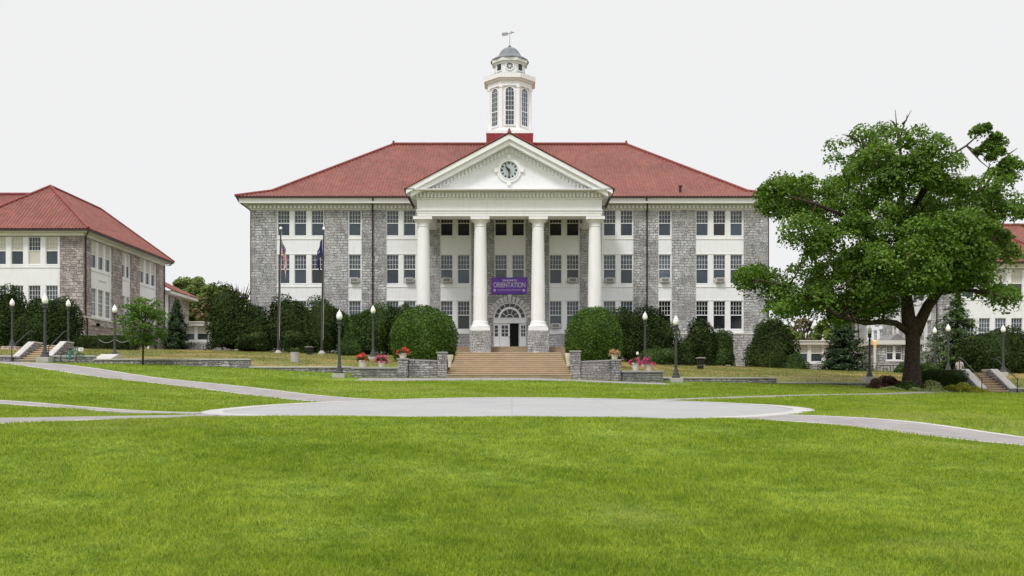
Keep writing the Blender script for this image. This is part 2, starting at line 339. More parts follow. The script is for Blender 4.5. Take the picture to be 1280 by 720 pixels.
def wloc(o):
    v = Vector(o.location)
    p = o.parent
    # rotation-free chains only
    if p is not None: v = o.matrix_parent_inverse @ v; v = wmat(p) @ v
    return v
def wmat(o):
    m = Matrix.LocRotScale(o.location, o.rotation_euler, o.scale)
    if o.parent is not None: m = wmat(o.parent) @ o.matrix_parent_inverse @ m
    return m
def adopt(o, parent):
    """parent o, keeping its mesh in world coordinates"""
    o.parent = parent; o.matrix_parent_inverse = wmat(parent).inverted()
def local(o, parent):
    o.parent = parent
def tag(o, label, cat, group=None, kind=None):
    o['label'] = label; o['category'] = cat
    if group: o['group'] = group
    if kind: o['kind'] = kind
    return o
def empty(name, loc, label, cat, group=None, rz=0.0, kind=None):
    o = bpy.data.objects.new(name, None); COL.objects.link(o); o.location = loc; o.rotation_euler = (0, 0, rz); o.empty_display_size = 0.3
    return tag(o, label, cat, group, kind)
def structure(o): o['kind'] = 'structure'; return o
def copy_tree(o, parent=None):
    c = o.copy(); COL.objects.link(c); c.parent = parent
    for ch in list(o.children): copy_tree(ch, c)
    return c
def relabel(o, label, group=None):
    o['label'] = label
    if group: o['group'] = group
    return o
def raw_mesh(name, V, Fa, mats, smooth=False):
    """numpy verts (n,3) and faces (m,k)"""
    me = bpy.data.meshes.new(name); n = len(V); m, k = Fa.shape
    me.vertices.add(n); me.vertices.foreach_set('co', V.astype(np.float32).ravel())
    me.loops.add(m * k); me.loops.foreach_set('vertex_index', Fa.astype(np.int32).ravel())
    me.polygons.add(m); me.polygons.foreach_set('loop_start', np.arange(0, m * k, k, dtype=np.int32))
    for mm in (mats if isinstance(mats, (list, tuple)) else [mats]): me.materials.append(mm)
    me.update(calc_edges=True)
    if smooth: me.polygons.foreach_set('use_smooth', [True] * m)
    return me

# ------------------------------------------------------------------ terrain
def hermite(xs, ys, x):
    xs = np.asarray(xs, float); ys = np.asarray(ys, float); x = np.clip(x, xs[0], xs[-1])
    h = np.diff(xs); d = np.diff(ys) / h
    m = np.zeros(len(xs)); m[0] = d[0]; m[-1] = d[-1]
    for i in range(1, len(xs) - 1): m[i] = 0 if d[i - 1] * d[i] <= 0 else 2 * d[i - 1] * d[i] / (d[i - 1] + d[i])
    i = np.clip(np.searchsorted(xs, x) - 1, 0, len(xs) - 2); t = (x - xs[i]) / h[i]
    return ys[i] * (2 * t ** 3 - 3 * t ** 2 + 1) + h[i] * m[i] * (t ** 3 - 2 * t ** 2 + t) + ys[i + 1] * (-2 * t ** 3 + 3 * t ** 2) + h[i] * m[i + 1] * (t ** 3 - t ** 2)
LOW = [(-40, [(-20, -2.9), (20, -3.1)]), (0, [(-20, -1.62), (20, -1.70)]), (6.5, [(-20, -1.12), (0, -1.21), (20, -1.38)]),
       (15, [(-20, -0.22), (-8, -0.42), (0, -0.60), (8, -0.80), (20, -1.15)]), (19.2, [(-20, -0.2), (-9.8, -0.40), (0, -0.445), (9.8, -0.55), (20, -0.75)]),
       (17.7, [(-20, -0.2), (-9.5, -0.40), (-6, -0.40), (0, -0.395), (5, -0.52), (9.5, -0.74), (20, -1.05)]),
       (27, [(-30, 0.2), (-14.4, -0.07), (-8.4, -0.38), (0, -0.36), (8.4, -0.32), (14.4, -0.45), (30, -0.7)]),
       (35.5, [(-40, 0.85), (-19, 0.47), (-5.6, -0.06), (0, -0.04), (5.5, -0.07), (19, -0.27), (40, -0.5)]),
       (45, [(-45, 1.6), (-24, 1.12), (-16, 0.82), (0, 0.46), (8, 0.34), (24, -0.06), (45, -0.3)]),
       (54.6, [(-50, 2.45), (-29, 1.97), (-20, 1.74), (-14, 1.45), (-9.5, 1.06), (0, 1.06), (9, 0.78), (12.4, 0.74), (20, 0.55), (29, 0.18), (50, -0.05)]),
       (57, [(-50, 2.6), (-31, 2.1), (-20, 1.85), (-15.5, 1.66), (-10.5, 1.45), (0, 1.16), (12.4, 0.83), (20, 0.64), (29, 0.22), (50, 0.0)])]
UPP = [(57.3, [(-50, 2.6), (-31, 2.42), (-24.9, 2.2), (-16.2, 2.1), (-15.2, 1.78), (-10, 1.73), (-4, 1.9), (4, 1.75), (9.5, 1.13), (15.4, 1.1), (16.2, 0.85), (20.5, 0.83), (28, 0.56), (50, 0.45)]),
       (60.5, [(-50, 3.2), (-31, 2.85), (-24.9, 2.55), (-15.2, 2.25), (-10, 2.15), (-4, 2.3), (4, 2.1), (9.5, 1.55), (16.0, 1.35), (28, 1.05), (50, 0.9)]),
       (78, [(-50, 4.4), (-40, 4.2), (-28.6, 3.84), (-18, 3.67), (-10, 3.45), (-4, 3.5), (4, 3.3), (8.6, 2.99), (14, 2.6), (20, 2.4), (27, 2.11), (36, 1.95), (50, 1.9)]),
       (90, [(-60, 5.0), (-40, 4.7), (-23, 4.2), (0, 3.8), (23, 2.7), (40, 2.35), (60, 2.2)]),
       (140, [(-60, 5.2), (0, 4.0), (60, 2.8)])]
LOW.sort(key=lambda t: t[0])
def layer(tab, x, d, smooth):
    ds = np.array([t[0] for t in tab], float); rows = np.stack([hermite(*zip(*t[1]), x) for t in tab])   # (k, n)
    d = np.clip(d, ds[0], ds[-1])
    i = np.clip(np.searchsorted(ds, d) - 1, 0, len(ds) - 2); idx = np.arange(len(x)); h = ds[i + 1] - ds[i]; t = (d - ds[i]) / h
    if not smooth: return rows[i, idx] * (1 - t) + rows[i + 1, idx] * t
    sl = np.zeros_like(rows); sec = np.diff(rows, axis=0) / np.diff(ds)[:, None]
    sl[0] = sec[0]; sl[-1] = sec[-1]; sl[1:-1] = (sec[:-1] * np.diff(ds)[1:, None] + sec[1:] * np.diff(ds)[:-1, None]) / (np.diff(ds)[1:] + np.diff(ds)[:-1])[:, None]
    a, b = rows[i, idx], rows[i + 1, idx]; ma, mb = sl[i, idx], sl[i + 1, idx]
    return a * (2 * t ** 3 - 3 * t ** 2 + 1) + h * ma * (t ** 3 - 2 * t ** 2 + t) + b * (-2 * t ** 3 + 3 * t ** 2) + h * mb * (t ** 3 - t ** 2)
WALLD = 57.15
def ground(x, d):
    x = np.atleast_1d(np.asarray(x, float)); d = np.atleast_1d(np.asarray(d, float)); x, d = np.broadcast_arrays(x, d); sh = x.shape; x = x.ravel(); d = d.ravel()
    lo = layer(LOW, x, d, True); up = layer(UPP, x, d, False)
    z = np.where(d < WALLD, lo, up)
    z = np.where((np.abs(x + 0.2) < 3.9) & (d > 54.6) & (d < 62), np.minimum(z, 1.0), z)             # under the stairs
    z = np.where((x > -30.6) & (x < -27.9) & (d > 57) & (d < 60.6), np.minimum(z, 2.0), z)
    z = np.where((x > 27.2) & (x < 29.7) & (d > 55.5) & (d < 59.6), np.minimum(z, 0.1), z)
    return (z + EYE).reshape(sh)
def gz(x, d): return float(ground(x, d)[0])

def seq(*spans):
    out = []
    for a, b, st in spans: out += list(np.arange(a, b - 1e-6, st))
    return out
gxs = np.array(seq((-400, -100, 60), (-100, -48, 4), (-48, 48, 0.4), (48, 100, 4), (100, 401, 60)))
gds = np.array(seq((-60, 0, 6), (0, 57, 0.38)) + [57.0, 57.3] + seq((57.9, 80, 0.7), (80, 140, 3), (140, 300, 40), (300, 901, 200)))
GX, GD = np.meshgrid(gxs, gds)
GZ = ground(GX, GD)
V = np.stack([GX.ravel(), GD.ravel(), GZ.ravel()], 1); nx_, nd_ = len(gxs), len(gds)
ii, jj = np.meshgrid(np.arange(nx_ - 1), np.arange(nd_ - 1)); q = (jj * nx_ + ii).ravel()
Fq = np.stack([q, q + 1, q + 1 + nx_, q + nx_], 1)
me = raw_mesh('ground', V, Fq, [LAWN, DRY], True)
me.polygons.foreach_set('material_index', (GD[:-1, :-1].ravel() > 57.2).astype(np.int32))
o = bpy.data.objects.new('ground', me); COL.objects.link(o); structure(o)

# plaza and paths (draped on the ground)
PC = (-0.1, 27.2); PR = 8.3
def drape_disc(name, r0, r1, m, lift, n=120, rings=14):
    rr = np.linspace(r0, r1, rings); aa = np.linspace(0, 2 * np.pi, n, endpoint=False)
    R, A = np.meshgrid(rr, aa, indexing='ij'); x = PC[0] + R * np.cos(A); d = PC[1] + R * np.sin(A); z = ground(x, d) + lift
    V = np.stack([x.ravel(), d.ravel(), z.ravel()], 1); fs = []
    for k in range(rings - 1):
        for i in range(n): fs.append((k * n + i, (k + 1) * n + i, (k + 1) * n + (i + 1) % n, k * n + (i + 1) % n))
    if name != 'plaza':
        V2 = V[-n:].copy(); V2[:, 2] -= 0.25; o2 = len(V); V = np.concatenate([V, V2]); k = (rings - 1) * n
        fs += [(k + i, o2 + i, o2 + (i + 1) % n, k + (i + 1) % n) for i in range(n)]
    o = bpy.data.objects.new(name, raw_mesh(name, V, np.array(fs), m, name == 'plaza')); COL.objects.link(o); return structure(o)
drape_disc('plaza', 0.001, PR - 0.55, PLAZA, 0.018)
drape_disc('plaza_border', PR - 0.55, PR, RIM, 0.024, rings=4)
def ribbon(name, pts, w, m, lift, off=0.0, ends=None):
    """a strip of paving along plan points, draped on the ground"""
    pts = [Vector((p[0], p[1])) for p in pts]; sm = []
    for a, b in zip(pts[:-1], pts[1:]):
        k = max(2, int((b - a).length / 0.6))
        for i in range(k): sm.append(a.lerp(b, i / k))
    sm.append(pts[-1]); V = []; nl = 7; uv = []; acc = 0
    for i, p in enumerate(sm):
        t = (sm[min(i + 1, len(sm) - 1)] - sm[max(i - 1, 0)]).normalized(); nrm = Vector((-t.y, t.x))
        if i: acc += (p - sm[i - 1]).length
        for k in range(nl):
            s = (min(max((k - 1) / (nl - 3), 0), 1) - 0.5) * w + off; qq = p + nrm * s; V.append((qq.x, qq.y, gz(qq.x, qq.y) + lift - (0.2 if k in (0, nl - 1) else 0))); uv.append((acc, s))
    mb = MB(); fs = [(i * nl + k, (i + 1) * nl + k, (i + 1) * nl + k + 1, i * nl + k + 1) for i in range(len(sm) - 1) for k in range(nl - 1)]
    mb.add(V, [tuple(reversed(f)) for f in fs], 0, uv)
    return structure(mb.build(name, m))
PATHS = []
def path(pts, w, kerb=True, lift=0.012):
    PATHS.append((pts, w)); ribbon('path', pts, w, PATHM, lift)
    if kerb:
        for s in (-1, 1): ribbon('path_edge', pts, 0.16, COPING, 0.017, off=s * (w / 2 - 0.08))
path([(-5.2, 33.2), (-16.8, 44.0), (-29.0, 55.2), (-34, 57.0)], 2.5)
path([(-7.6, 24.2), (-11.0, 25.0), (-16, 26.2), (-24, 28.2)], 1.25)
path([(-6.6, 22.9), (-8.2, 23.4), (-9.6, 24.0)], 1.9, False, 0.007)
path([(-6.2, 21.4), (-7.7, 17.8), (-9.0, 15.3), (-10.8, 12.2)], 2.5)
path([(4.3, 22.7), (8.75, 16.45), (12.6, 11.0)], 2.3)
path([(5.2, 34.0), (14.0, 42.5), (24.0, 51.8), (28.4, 55.2)], 0.9, False)
path([(-8.6, 53.0), (-4, 52.9), (4, 52.9), (8.6, 53.0)], 3.2, False)
path([(27.0, 55.0), (40.0, 55.4)], 1.6, False)
def on_path(x, d, pad=0.0):
    r = (x - PC[0]) ** 2 + (d - PC[1]) ** 2 < (PR + pad) ** 2
    for pts, w in PATHS:
        for (ax, ay), (bx, by) in zip(pts[:-1], pts[1:]):
            dx, dy = bx - ax, by - ay; t = np.clip(((x - ax) * dx + (d - ay) * dy) / (dx * dx + dy * dy), 0, 1)
            r |= (x - ax - t * dx) ** 2 + (d - ay - t * dy) ** 2 < (w / 2 + pad) ** 2
    return r

# ------------------------------------------------------------------ grass
def blades(name, n, d0, d1, power, hfun, wfun, m, avoid_path=True, clump=True):
    u = RS.rand(n)
    d = d0 * (d1 / d0) ** (u ** power)
    x = (RS.rand(n) * 2 - 1) * (0.60 * d + 1.2)
    if clump:
        x += RS.normal(0, 0.01, n)
    if avoid_path:
        k = ~on_path(x, d, -0.03 - 0.05 * (np.sin(x * 5.1 + 2 * np.sin(d * 3.3)) * np.sin(d * 4.3 + x) + .6 * np.sin(x * 13) * np.sin(d * 11))); x, d = x[k], d[k]
    z = ground(x, d); n = len(x)
    h = hfun(d) * (0.55 + 0.9 * RS.rand(n)) * (0.8 + 0.35 * np.sin(x * 1.7 + 1.3 * np.sin(d * 1.1)) * np.sin(d * 1.9 + x * .6)); w = wfun(d) * (0.7 + 0.6 * RS.rand(n))
    a = RS.rand(n) * 2 * np.pi; la = RS.rand(n) * 2 * np.pi; lean = h * (0.25 + 0.9 * RS.rand(n))
    ax, ay = np.cos(a) * w / 2, np.sin(a) * w / 2
    b0 = np.stack([x - ax, d - ay, z - 0.004], 1); b1 = np.stack([x + ax, d + ay, z - 0.004], 1)
    mx, my = np.cos(la) * lean, np.sin(la) * lean
    m0 = np.stack([x + mx * .35 - ax * .7, d + my * .35 - ay * .7, z + h * .62], 1); m1 = np.stack([x + mx * .35 + ax * .7, d + my * .35 + ay * .7, z + h * .62], 1)
    tp = np.stack([x + mx, d + my, z + h], 1)
    V = np.stack([b0, b1, m1, m0, tp], 1).reshape(-1, 3); k = np.arange(n)[:, None] * 5
    Fq = np.concatenate([np.concatenate([k, k + 1, k + 2], 1), np.concatenate([k, k + 2, k + 3], 1), np.concatenate([k + 3, k + 2, k + 4], 1)], 0)
    o = bpy.data.objects.new(name, raw_mesh(name, V, Fq, m)); COL.objects.link(o)
    return o
g1 = blades('lawn_grass', 1100000, 4.6, 57, 1.0, lambda d: 0.032 + 0.0007 * d, lambda d: 0.0036 + 0.00043 * d, BLADE)
tag(g1, 'short bright green mown grass of the lawn around the plaza', 'grass', kind='stuff')
g2 = blades('dry_grass', 110000, 57.6, 84, 1.0, lambda d: 0.07 + 0 * d, lambda d: 0.024 + 0 * d, DRYB, False)
tag(g2, 'straw coloured dry grass on the bank above the low walls', 'grass', kind='stuff')

# ------------------------------------------------------------------ building helpers
def roof_slope(mb, a, b, T, rise, z0, direction, sa, sb, pitch=0.30, flare=0.0, r=0.062):
    """half-round tile rows from the eave a->b (plan points); direction = inward plan unit vector;
       sa / sb = how far along the eave the hips start from each end at the top"""
    a = Vector(a); b = Vector(b); e = (b - a); Lh = e.length; e.normalize(); dr = Vector(direction)
    n = int(round(Lh / pitch)); p = Lh / n
    def tmax(s):
        t = T
        if sa > 0 and s < sa: t = min(t, T * s / sa)
        if sb > 0 and s > Lh - sb: t = min(t, T * (Lh - s) / sb)
        return max(t, 0.0)
    def zz(t):
        if not flare: return z0 + rise * t / T
        tf = flare; k = 0.55
        full = (rise) / (T - tf * (1 - k)); 
        return z0 + (full * k * t if t < tf else full * k * tf + full * (t - tf))
    prof = [(-0.5, -0.03), (-0.32, 0.03), (-0.12, 0.9), (0.12, 0.9), (0.32, 0.03), (0.5, -0.03)]
    slope_len = math.hypot(T, rise) / T
    for i in range(n):
        sc_ = (i + 0.5) * p; vs = []; uv = []
        levels = [0.0, 0.5, 1.0] if not flare else [0.0, -1, -2, 1.0]
        for lv in levels:
            for ox, hz in prof:
                s = sc_ + ox * p; tm = tmax(min(max(s, 0), Lh))
                t = tm * lv if lv >= 0 else min(tm, flare * (0.5 if lv == -1 else 1.0))
                q_ = a + e * s + dr * t; vs.append((q_.x, q_.y, zz(t) + hz * r)); uv.append((s, t * slope_len))
        k = len(prof)
        fs = [(l * k + j, l * k + j + 1, (l + 1) * k + j + 1, (l + 1) * k + j) for l in range(len(levels) - 1) for j in range(k - 1)]
        mb.add(vs, fs, 0, uv)
def cap_line(mb, pts, r=0.16, mi=0):
    mb.tube(pts, r, 8, mi)

WIN_CACHE = {}
def window_proto(w, h, kind):
    key = (round(w, 2), round(h, 2), kind)
    if key in WIN_CACHE: return WIN_CACHE[key]
    f = MB(); fw = 0.05
    f.box(-w / 2, -w / 2 + fw, 0.0, 0.12, 0, h); f.box(w / 2 - fw, w / 2, 0.0, 0.12, 0, h)
    f.box(-w / 2 + fw, w / 2 - fw, 0.002, 0.12, h - fw, h); f.box(-w / 2 + fw, w / 2 - fw, 0.002, 0.12, 0, fw)
    f.box(-w / 2 - 0.04, w / 2 + 0.04, -0.08, 0.1, -0.09, -0.002)
    me_f = f.mesh('window', WHITE)
    s = MB(); a = w / 2 - fw; zm = h * 0.5
    cols, rows = (4, 3)
    if kind == 'full': zlo = fw
    else: zlo = zm
    s.box(-a, a, 0.03, 0.1, zm - 0.035, zm + 0.035)
    for i in range(1, cols): xx = -a + 2 * a * i / cols; s.box(xx - 0.012, xx + 0.012, 0.055, 0.095, zm + 0.035, h - fw)
    for j in range(1, rows): zz = zm + (h - fw - zm) * j / rows; s.box(-a, a, 0.057, 0.094, zz - 0.012, zz + 0.012)
    if kind == 'full':
        for i in range(1, cols): xx = -a + 2 * a * i / cols; s.box(xx - 0.012, xx + 0.012, 0.055, 0.095, fw, zm - 0.035)
        for j in range(1, rows): zz = fw + (zm - fw) * j / rows; s.box(-a, a, 0.057, 0.094, zz - 0.012, zz + 0.012)
    me_s = s.mesh('sash', WHITE)
    g = MB(); g.box(-a, a, 0.085, 0.12, fw, h - fw); me_g = g.mesh('pane', GLASS); 
    g = MB(); g.box(-a, a, 0.085, 0.12, fw, h - fw); me_d = g.mesh('pane', GLASSD)
    bl = MB(); bl.box(-a, a, 0.075, 0.0845, zm, h - fw); me_b = bl.mesh('blind', BLIND)
    bl2 = MB(); bl2.box(-a, a, 0.075, 0.0845, fw, zm - 0.036); me_b2 = bl2.mesh('blind', BLIND)
    WIN_CACHE[key] = (me_f, me_s, me_g, me_d, me_b, me_b2); return WIN_CACHE[key]
def add_window(parent, x, y, z, w, h, rz=0.0, kind='half', dark=False, blind=0):
    me_f, me_s, me_g, me_d, me_b, me_b2 = window_proto(w, h, kind)
    o = bpy.data.objects.new('window', me_f); COL.objects.link(o); o.location = (x, y, z); o.rotation_euler = (0, 0, rz)
    adopt(o, parent)
    lst = [('sash', me_s), ('pane', me_d if dark else me_g)]
    if blind in (1, 3): lst.append(('blind', me_b))
    if blind in (2, 3): lst.append(('blind', me_b2))
    for nm, me in lst:
        c = bpy.data.objects.new(nm, me); COL.objects.link(c); c.parent = o
    return o
# ------------------------------------------------------------------ main hall
DW = 86.0                                      # stone face of the wings
def wx(px): return X(px, DW)
def wz(py): return Z(py, DW)
XL, XR = wx(314), wx(960); XCM = (XL + XR) / 2; DEPTH = 22.7; BK = DW + DEPTH
hall = empty('stone_hall', (XCM, DW + 11, gz(0, 84)), 'large grey stone hall with columned portico, red tiled hip roof and white cupola', 'hall', kind='thing')
zb = EYE - 1.0; zt = wz(262.5)
# core and stone piers
mb = MB(); mb.box(XL, XR, DW + 0.30, BK, zb, zt)
piers = [(314, 345), (405, 434.5), (452, 482.3), (537.0, 549.7), (589.3, 618), (657, 686.5), (725, 737.0), (792, 822.5), (840, 869.5), (930, 960)]
zwt = wz(416)
for a, b in piers:
    if b == 618 or a == 657: mb.box(wx(a), wx(b), DW, DW + 0.30, wz(371.9), zt); a, b = (a, 609.2) if b == 618 else (665.2, b); mb.box(wx(a), wx(b), DW, DW + 0.30, zwt, wz(371.9) - .001)
    else: mb.box(wx(a), wx(b), DW, DW + 0.30, zwt, zt)
mb.box(wx(482.3), wx(537), DW + 0.2, DW + 0.30, zwt, zt) if False else None
mb.build('stone_wall', STONE, hall)
mb = MB(); mb.box(XL - 0.12, wx(608), DW - 0.14, BK + 0.12, zb, zwt - 0.13); mb.box(wx(666), XR + 0.12, DW - 0.14, BK + 0.12, zb, zwt - 0.13)
mb.box(wx(608), wx(666), DW + 0.31, DW + 0.9, zb, zwt - 0.13)
mb.build('stone_base', STONE, hall)
mb = MB(); mb.box(XL - 0.16, wx(608), DW - 0.18, BK + 0.16, zwt - 0.128, zwt - 0.002); mb.box(wx(666), XR + 0.16, DW - 0.18, BK + 0.16, zwt - 0.128, zwt - 0.002)
mb.build('water_table', SOFFIT, hall)
# white bays: floors by pixel row of glass top and bottom
floors = [(262.6, 294.6), (318.0, 354.5), (376.0, 411.5)]
bays = [((345, 405), [354.2, 375.2, 396.6]), ((434.5, 452), [443.3]), ((482.3, 522), [490.6, 511.9]),
        ((549.7, 589.3), [558.3, 579.5]), ((618, 657), [626.2, 647.7]), ((686.5, 725), [694.6, 716.0]),
        ((752, 792), [762.2, 783.4]), ((822.5, 840), [831.2]), ((869.5, 930), [878.0, 899.6, 920.8])]
WW = 15.4 * DW / F
rw = random.Random(3)
for bi, ((a, b), wins) in enumerate(bays):
    mb = MB(); sp = []
    xa, xb = wx(a), wx(b); y0, y1 = DW + 0.10, DW + 0.298
    last = 1 if bi == 4 else 2
    zs = [zt] + [v for f in floors[:last + 1] for v in (wz(f[0]), wz(f[1]))]; zs.append(zwt if bi != 4 else zs[-1] - 0.02)
    for k in range(0, len(zs) - 1, 2):
        mb.box(xa, xb, y0, y1, zs[k + 1], zs[k])
        if k in (2, 4) and k < 2 * last + 1: sp.append((xa, xb, zs[k], zs[k + 1]))
    for fi, (t, bt) in enumerate(floors[:last + 1]):
        zt_, zb_ = wz(t), wz(bt); edges = [xa]
        for w in wins: edges += [wx(w) - WW / 2, wx(w) + WW / 2]
        edges.append(xb)
        for k in range(0, len(edges), 2): mb.box(edges[k], edges[k + 1], y0 + 0.002, y1, zb_ + 0.0005, zt_ - 0.0005)
        for w in wins:
            dark = (bi in (3, 4, 5) and fi == 0) or (bi >= 7 and fi == 2) or rw.random() < 0.12
            add_window(hall, wx(w), DW + 0.165, zb_, WW, zt_ - zb_, 0.0, 'half', dark, 0)
    ob = mb.build('white_bay', WHITEB, hall)
    for (xa, xb, z0, z1) in sp:
        q = MB(); q.box(xa, xb, y0 - 0.05, y0 - 0.001, z0 - 0.32, z0 - 0.22); q.build('spandrel_ledge', WHITE, ob)
        q = MB(); q.box(xa, xb, y0 - 0.03, y0 - 0.001, z1 + 0.02, z1 + 0.12); q.build('spandrel_ledge', WHITE, ob)
# centre stone above the door
mb = MB(); mb.box(wx(618) + .001, wx(657) - .001, DW + .001, DW + 0.296, wz(371.85), wz(356)); mb.build('door_wall', STONE, hall)
# cornice of the wings
def ring(mb, out, za, zb_, x0=XL, x1=XR, y0=DW, y1=BK): mb.box(x0 - out, x1 + out, y0 - out, y1 + out, za, zb_)
mb = MB(); De = DW - 0.8
ring(mb, 0.86, Z(253.6, De), Z(248.2, De)); ring(mb, 0.96, Z(248.2, De) + 0.001, Z(247.2, De)); mb.build('cornice', WHITE, hall)
mb = MB(); ring(mb, 0.42, wz(256.0), Z(253.6, De) - 0.001); ring(mb, 0.06, zt, wz(256.0) - 0.001); mb.build('frieze', SOFFIT, hall)
mb = MB(); zd0, zd1 = wz(260.6), wz(257.2); p = 0.36
k = 0
x = XL - 0.1
while x < XR + 0.1: mb.box(x, x + 0.2, DW - 0.24, DW - 0.061, zd0, zd1); x += p
y = DW + 0.1
while y < BK: mb.box(XL - 0.24, XL - 0.061, y, y + 0.2, zd0, zd1); mb.box(XR + 0.061, XR + 0.24, y, y + 0.2, zd0, zd1); y += p
mb.build('dentil_band', WHITE, hall)
# gutters and downspouts
GE = 1.08; zg = Z(245.2, DW - GE)
mb = MB(); g0, g1 = Z(247.2, DW - GE), zg
for a in ((XL - GE, XR + GE, DW - GE, DW - GE + 0.13), (XL - GE, XR + GE, BK + GE - 0.13, BK + GE), (XL - GE, XL - GE + 0.13, DW - GE + 0.13, BK + GE - 0.13), (XR + GE - 0.13, XR + GE, DW - GE + 0.13, BK + GE - 0.13)):
    mb.box(*a, g0, g1)
mb.build('gutter', GUTTER, hall)
for px in (466, 808.6):
    mb = MB(); xx = wx(px)
    mb.tube([(X(px, DW - 1) , DW - 0.98, g0), (X(px, DW - 1), DW - 0.92, wz(252.5)), (xx, DW - 0.32, wz(256.5)), (xx, DW - 0.3, wz(262)), (xx, DW - 0.09, wz(265)), (xx, DW - 0.09, zwt), (xx, DW - 0.25, zwt - 0.2), (xx, DW - 0.25, gz(xx, 85.5))], 0.065, 8)
    mb.build('downspout', GUTTER, hall)
for sx, xx in ((-1, XL), (1, XR)):
    mb = MB(); mb.tube([(xx + sx * 1.0, DW - 0.98, g0), (xx + sx * 0.9, DW - 0.8, wz(254)), (xx + sx * 0.1, DW + 0.25, wz(263)), (xx + sx * 0.1, DW + 0.25, zwt), (xx + sx * 0.22, DW + 0.25, zb)], 0.06, 8); mb.build('downspout', GUTTER, hall)
# roof
ez = zg - 0.02; ex0, ex1, ey0, ey1 = XL - 1.12, XR + 1.12, DW - 1.12, BK + 1.12
T = (ey1 - ey0) / 2; DR = ey0 + T; rise = Z(181, DR) - ez
mb = MB()
roof_slope(mb, (ex0, ey0), (ex1, ey0), T, rise, ez, (0, 1), T, T, flare=2.6)
roof_slope(mb, (ex1, ey0), (ex1, ey1), T, rise, ez, (-1, 0), T, T, flare=2.6)
roof_slope(mb, (ex0, ey1), (ex0, ey0), T, rise, ez, (1, 0), T, T, flare=2.6)
roof_slope(mb, (ex1, ey1), (ex0, ey1), T, rise, ez, (0, -1), T, T, flare=2.6)
roof = mb.build('roof', TILE, hall)
def rz_(t):
    kf = 0.55; full = rise / (T - 2.6 * (1 - kf)); return ez + (full * kf * t if t < 2.6 else full * kf * 2.6 + full * (t - 2.6))
mb = MB()
for cx, sx in ((ex0, 1), (ex1, -1)):
    for cy, sy in ((ey0, 1), (ey1, -1)):
        mb.tube([(cx + sx * t, cy + sy * t, rz_(t) + 0.07) for t in (0.0, 1.3, 2.6, 6, T)], 0.13, 8)
mb.tube([(ex0 + T, DR, rz_(T) + 0.1), (ex1 - T, DR, rz_(T) + 0.1)], 0.15, 8)
for xx in (ex0 + T, ex1 - T): mb.lathe([(0.2, 0), (0.26, 0.2), (0.12, 0.35), (0.15, 0.5), (0.02, 0.75)], xx, DR, 10) if False else mb.lathe([(0.16, rz_(T)), (0.2, rz_(T) + .14), (0.1, rz_(T) + .26), (0.12, rz_(T) + .34), (0.02, rz_(T) + .46)], xx, DR, 10)
mb.build('ridge_cap', RIDGE, roof)
mb = MB(); mb.box(ex0 + 0.3, ex1 - 0.3, ey0 + 0.3, ey1 - 0.3, ez - 0.2, ez - 0.06); mb.build('soffit', SOFFIT, roof)
mb = MB(); vx = X(850, DW + 1); mb.lathe([(0.12, rz_(1.8) - .1), (0.12, rz_(1.8) + 0.55), (0.18, rz_(1.8) + .56), (0.18, rz_(1.8) + .68)], vx, DW + 0.8, 10); mb.build('vent_pipe', GUTTER, roof)

# ---------------- portico
DA = 80.0; DF = 79.3                            # column axis, entablature face
por = MB()
xe0, xe1 = X(521.5, DF), X(752, DF)
zA0, zA1, zA2, zA3 = Z(270, DF), Z(263.5, DF), Z(249.2, DF), Z(240, DF)
def beam(z0, z1, out): 
    por.box(xe0 - out, xe1 + out, DF - out, DF + 1.25, z0, z1)
    for x0, x1 in ((xe0 - out, xe0 + 1.15), (xe1 - 1.15, xe1 + out)): por.box(x0, x1, DF + 1.2501, DW + 0.05, z0, z1)
beam(zA0, (zA0 + zA1) / 2, 0.0); beam((zA0 + zA1) / 2 + .001, zA1, 0.03); beam(zA1 + .001, zA1 + 0.09, 0.10); beam(zA1 + 0.091, zA2, 0.02); beam(zA2 + .001, zA2 + .1, .1)
por.box(xe0 + 0.2, xe1 - 0.2, DF + 0.3, DW + 0.08, Z(256, DF), zA2 + 0.3)
por.build('entablature', WHITE, hall)
mb = MB(); zd0, zd1 = zA2 + 0.12, Z(241.6, DF); x = xe0 - 0.05
mb.box(xe0 - 0.04, xe1 + 0.04, DF - 0.04, DF + 1.2, zA2 + .101, zA3)
for sx0, sx1 in ((xe0 - .04, xe0 + .4), (xe1 - .4, xe1 + .04)): mb.box(sx0, sx1, DF + 1.201, DW - 0.9, zA2 + .101, zA3)
while x < xe1: mb.box(x, x + 0.17, DF - 0.26, DF - 0.041, zd0, zd1); x += 0.30
mb.build('dentil_band', WHITE, hall)
# pediment
xc = X(636.7, DF); RO = 1.0
zE = Z(235.4, DF - RO); hx = X(636.7, DF - RO) - X(507.5, DF - RO); zap = Z(167.0, DF - RO); slope = (zap - zE) / hx
mb = MB()
mb.box(xc - hx, xc + hx, DF - RO, DF + 0.3, zA3 + .001, zE - 0.02)
for s in (-1, 1): mb.box(xc + s * hx, xc + s * (xe1 - xe0) / 2, DF + .3001, DW - 1.0, zA3 + .001, zE - .02)
def rake(y0, y1, up0, up1, hx_, mb=mb, mi=0):
    """sloping band between two vertical offsets from the outer rake line"""
    for s in (-1, 1):
        a = (xc + s * hx_, zE + (hx - hx_) * slope); 
        pts = [(a[0], a[1] + up0), (xc, zap + up0), (xc, zap + up1), (a[0], a[1] + up1)]
        if s == 1: pts = pts[::-1]
        mb.prism_y([(p_[0], p_[1]) for p_ in pts][::-1] if s == -1 else [(p_[0], p_[1]) for p_ in pts][::-1], y0, y1, mi)
rake(DF - RO, DF + 0.3, -0.42, -0.02, hx); rake(DF - RO + 0.2, DF + 0.3, -0.80, -0.421, hx - 0.35)
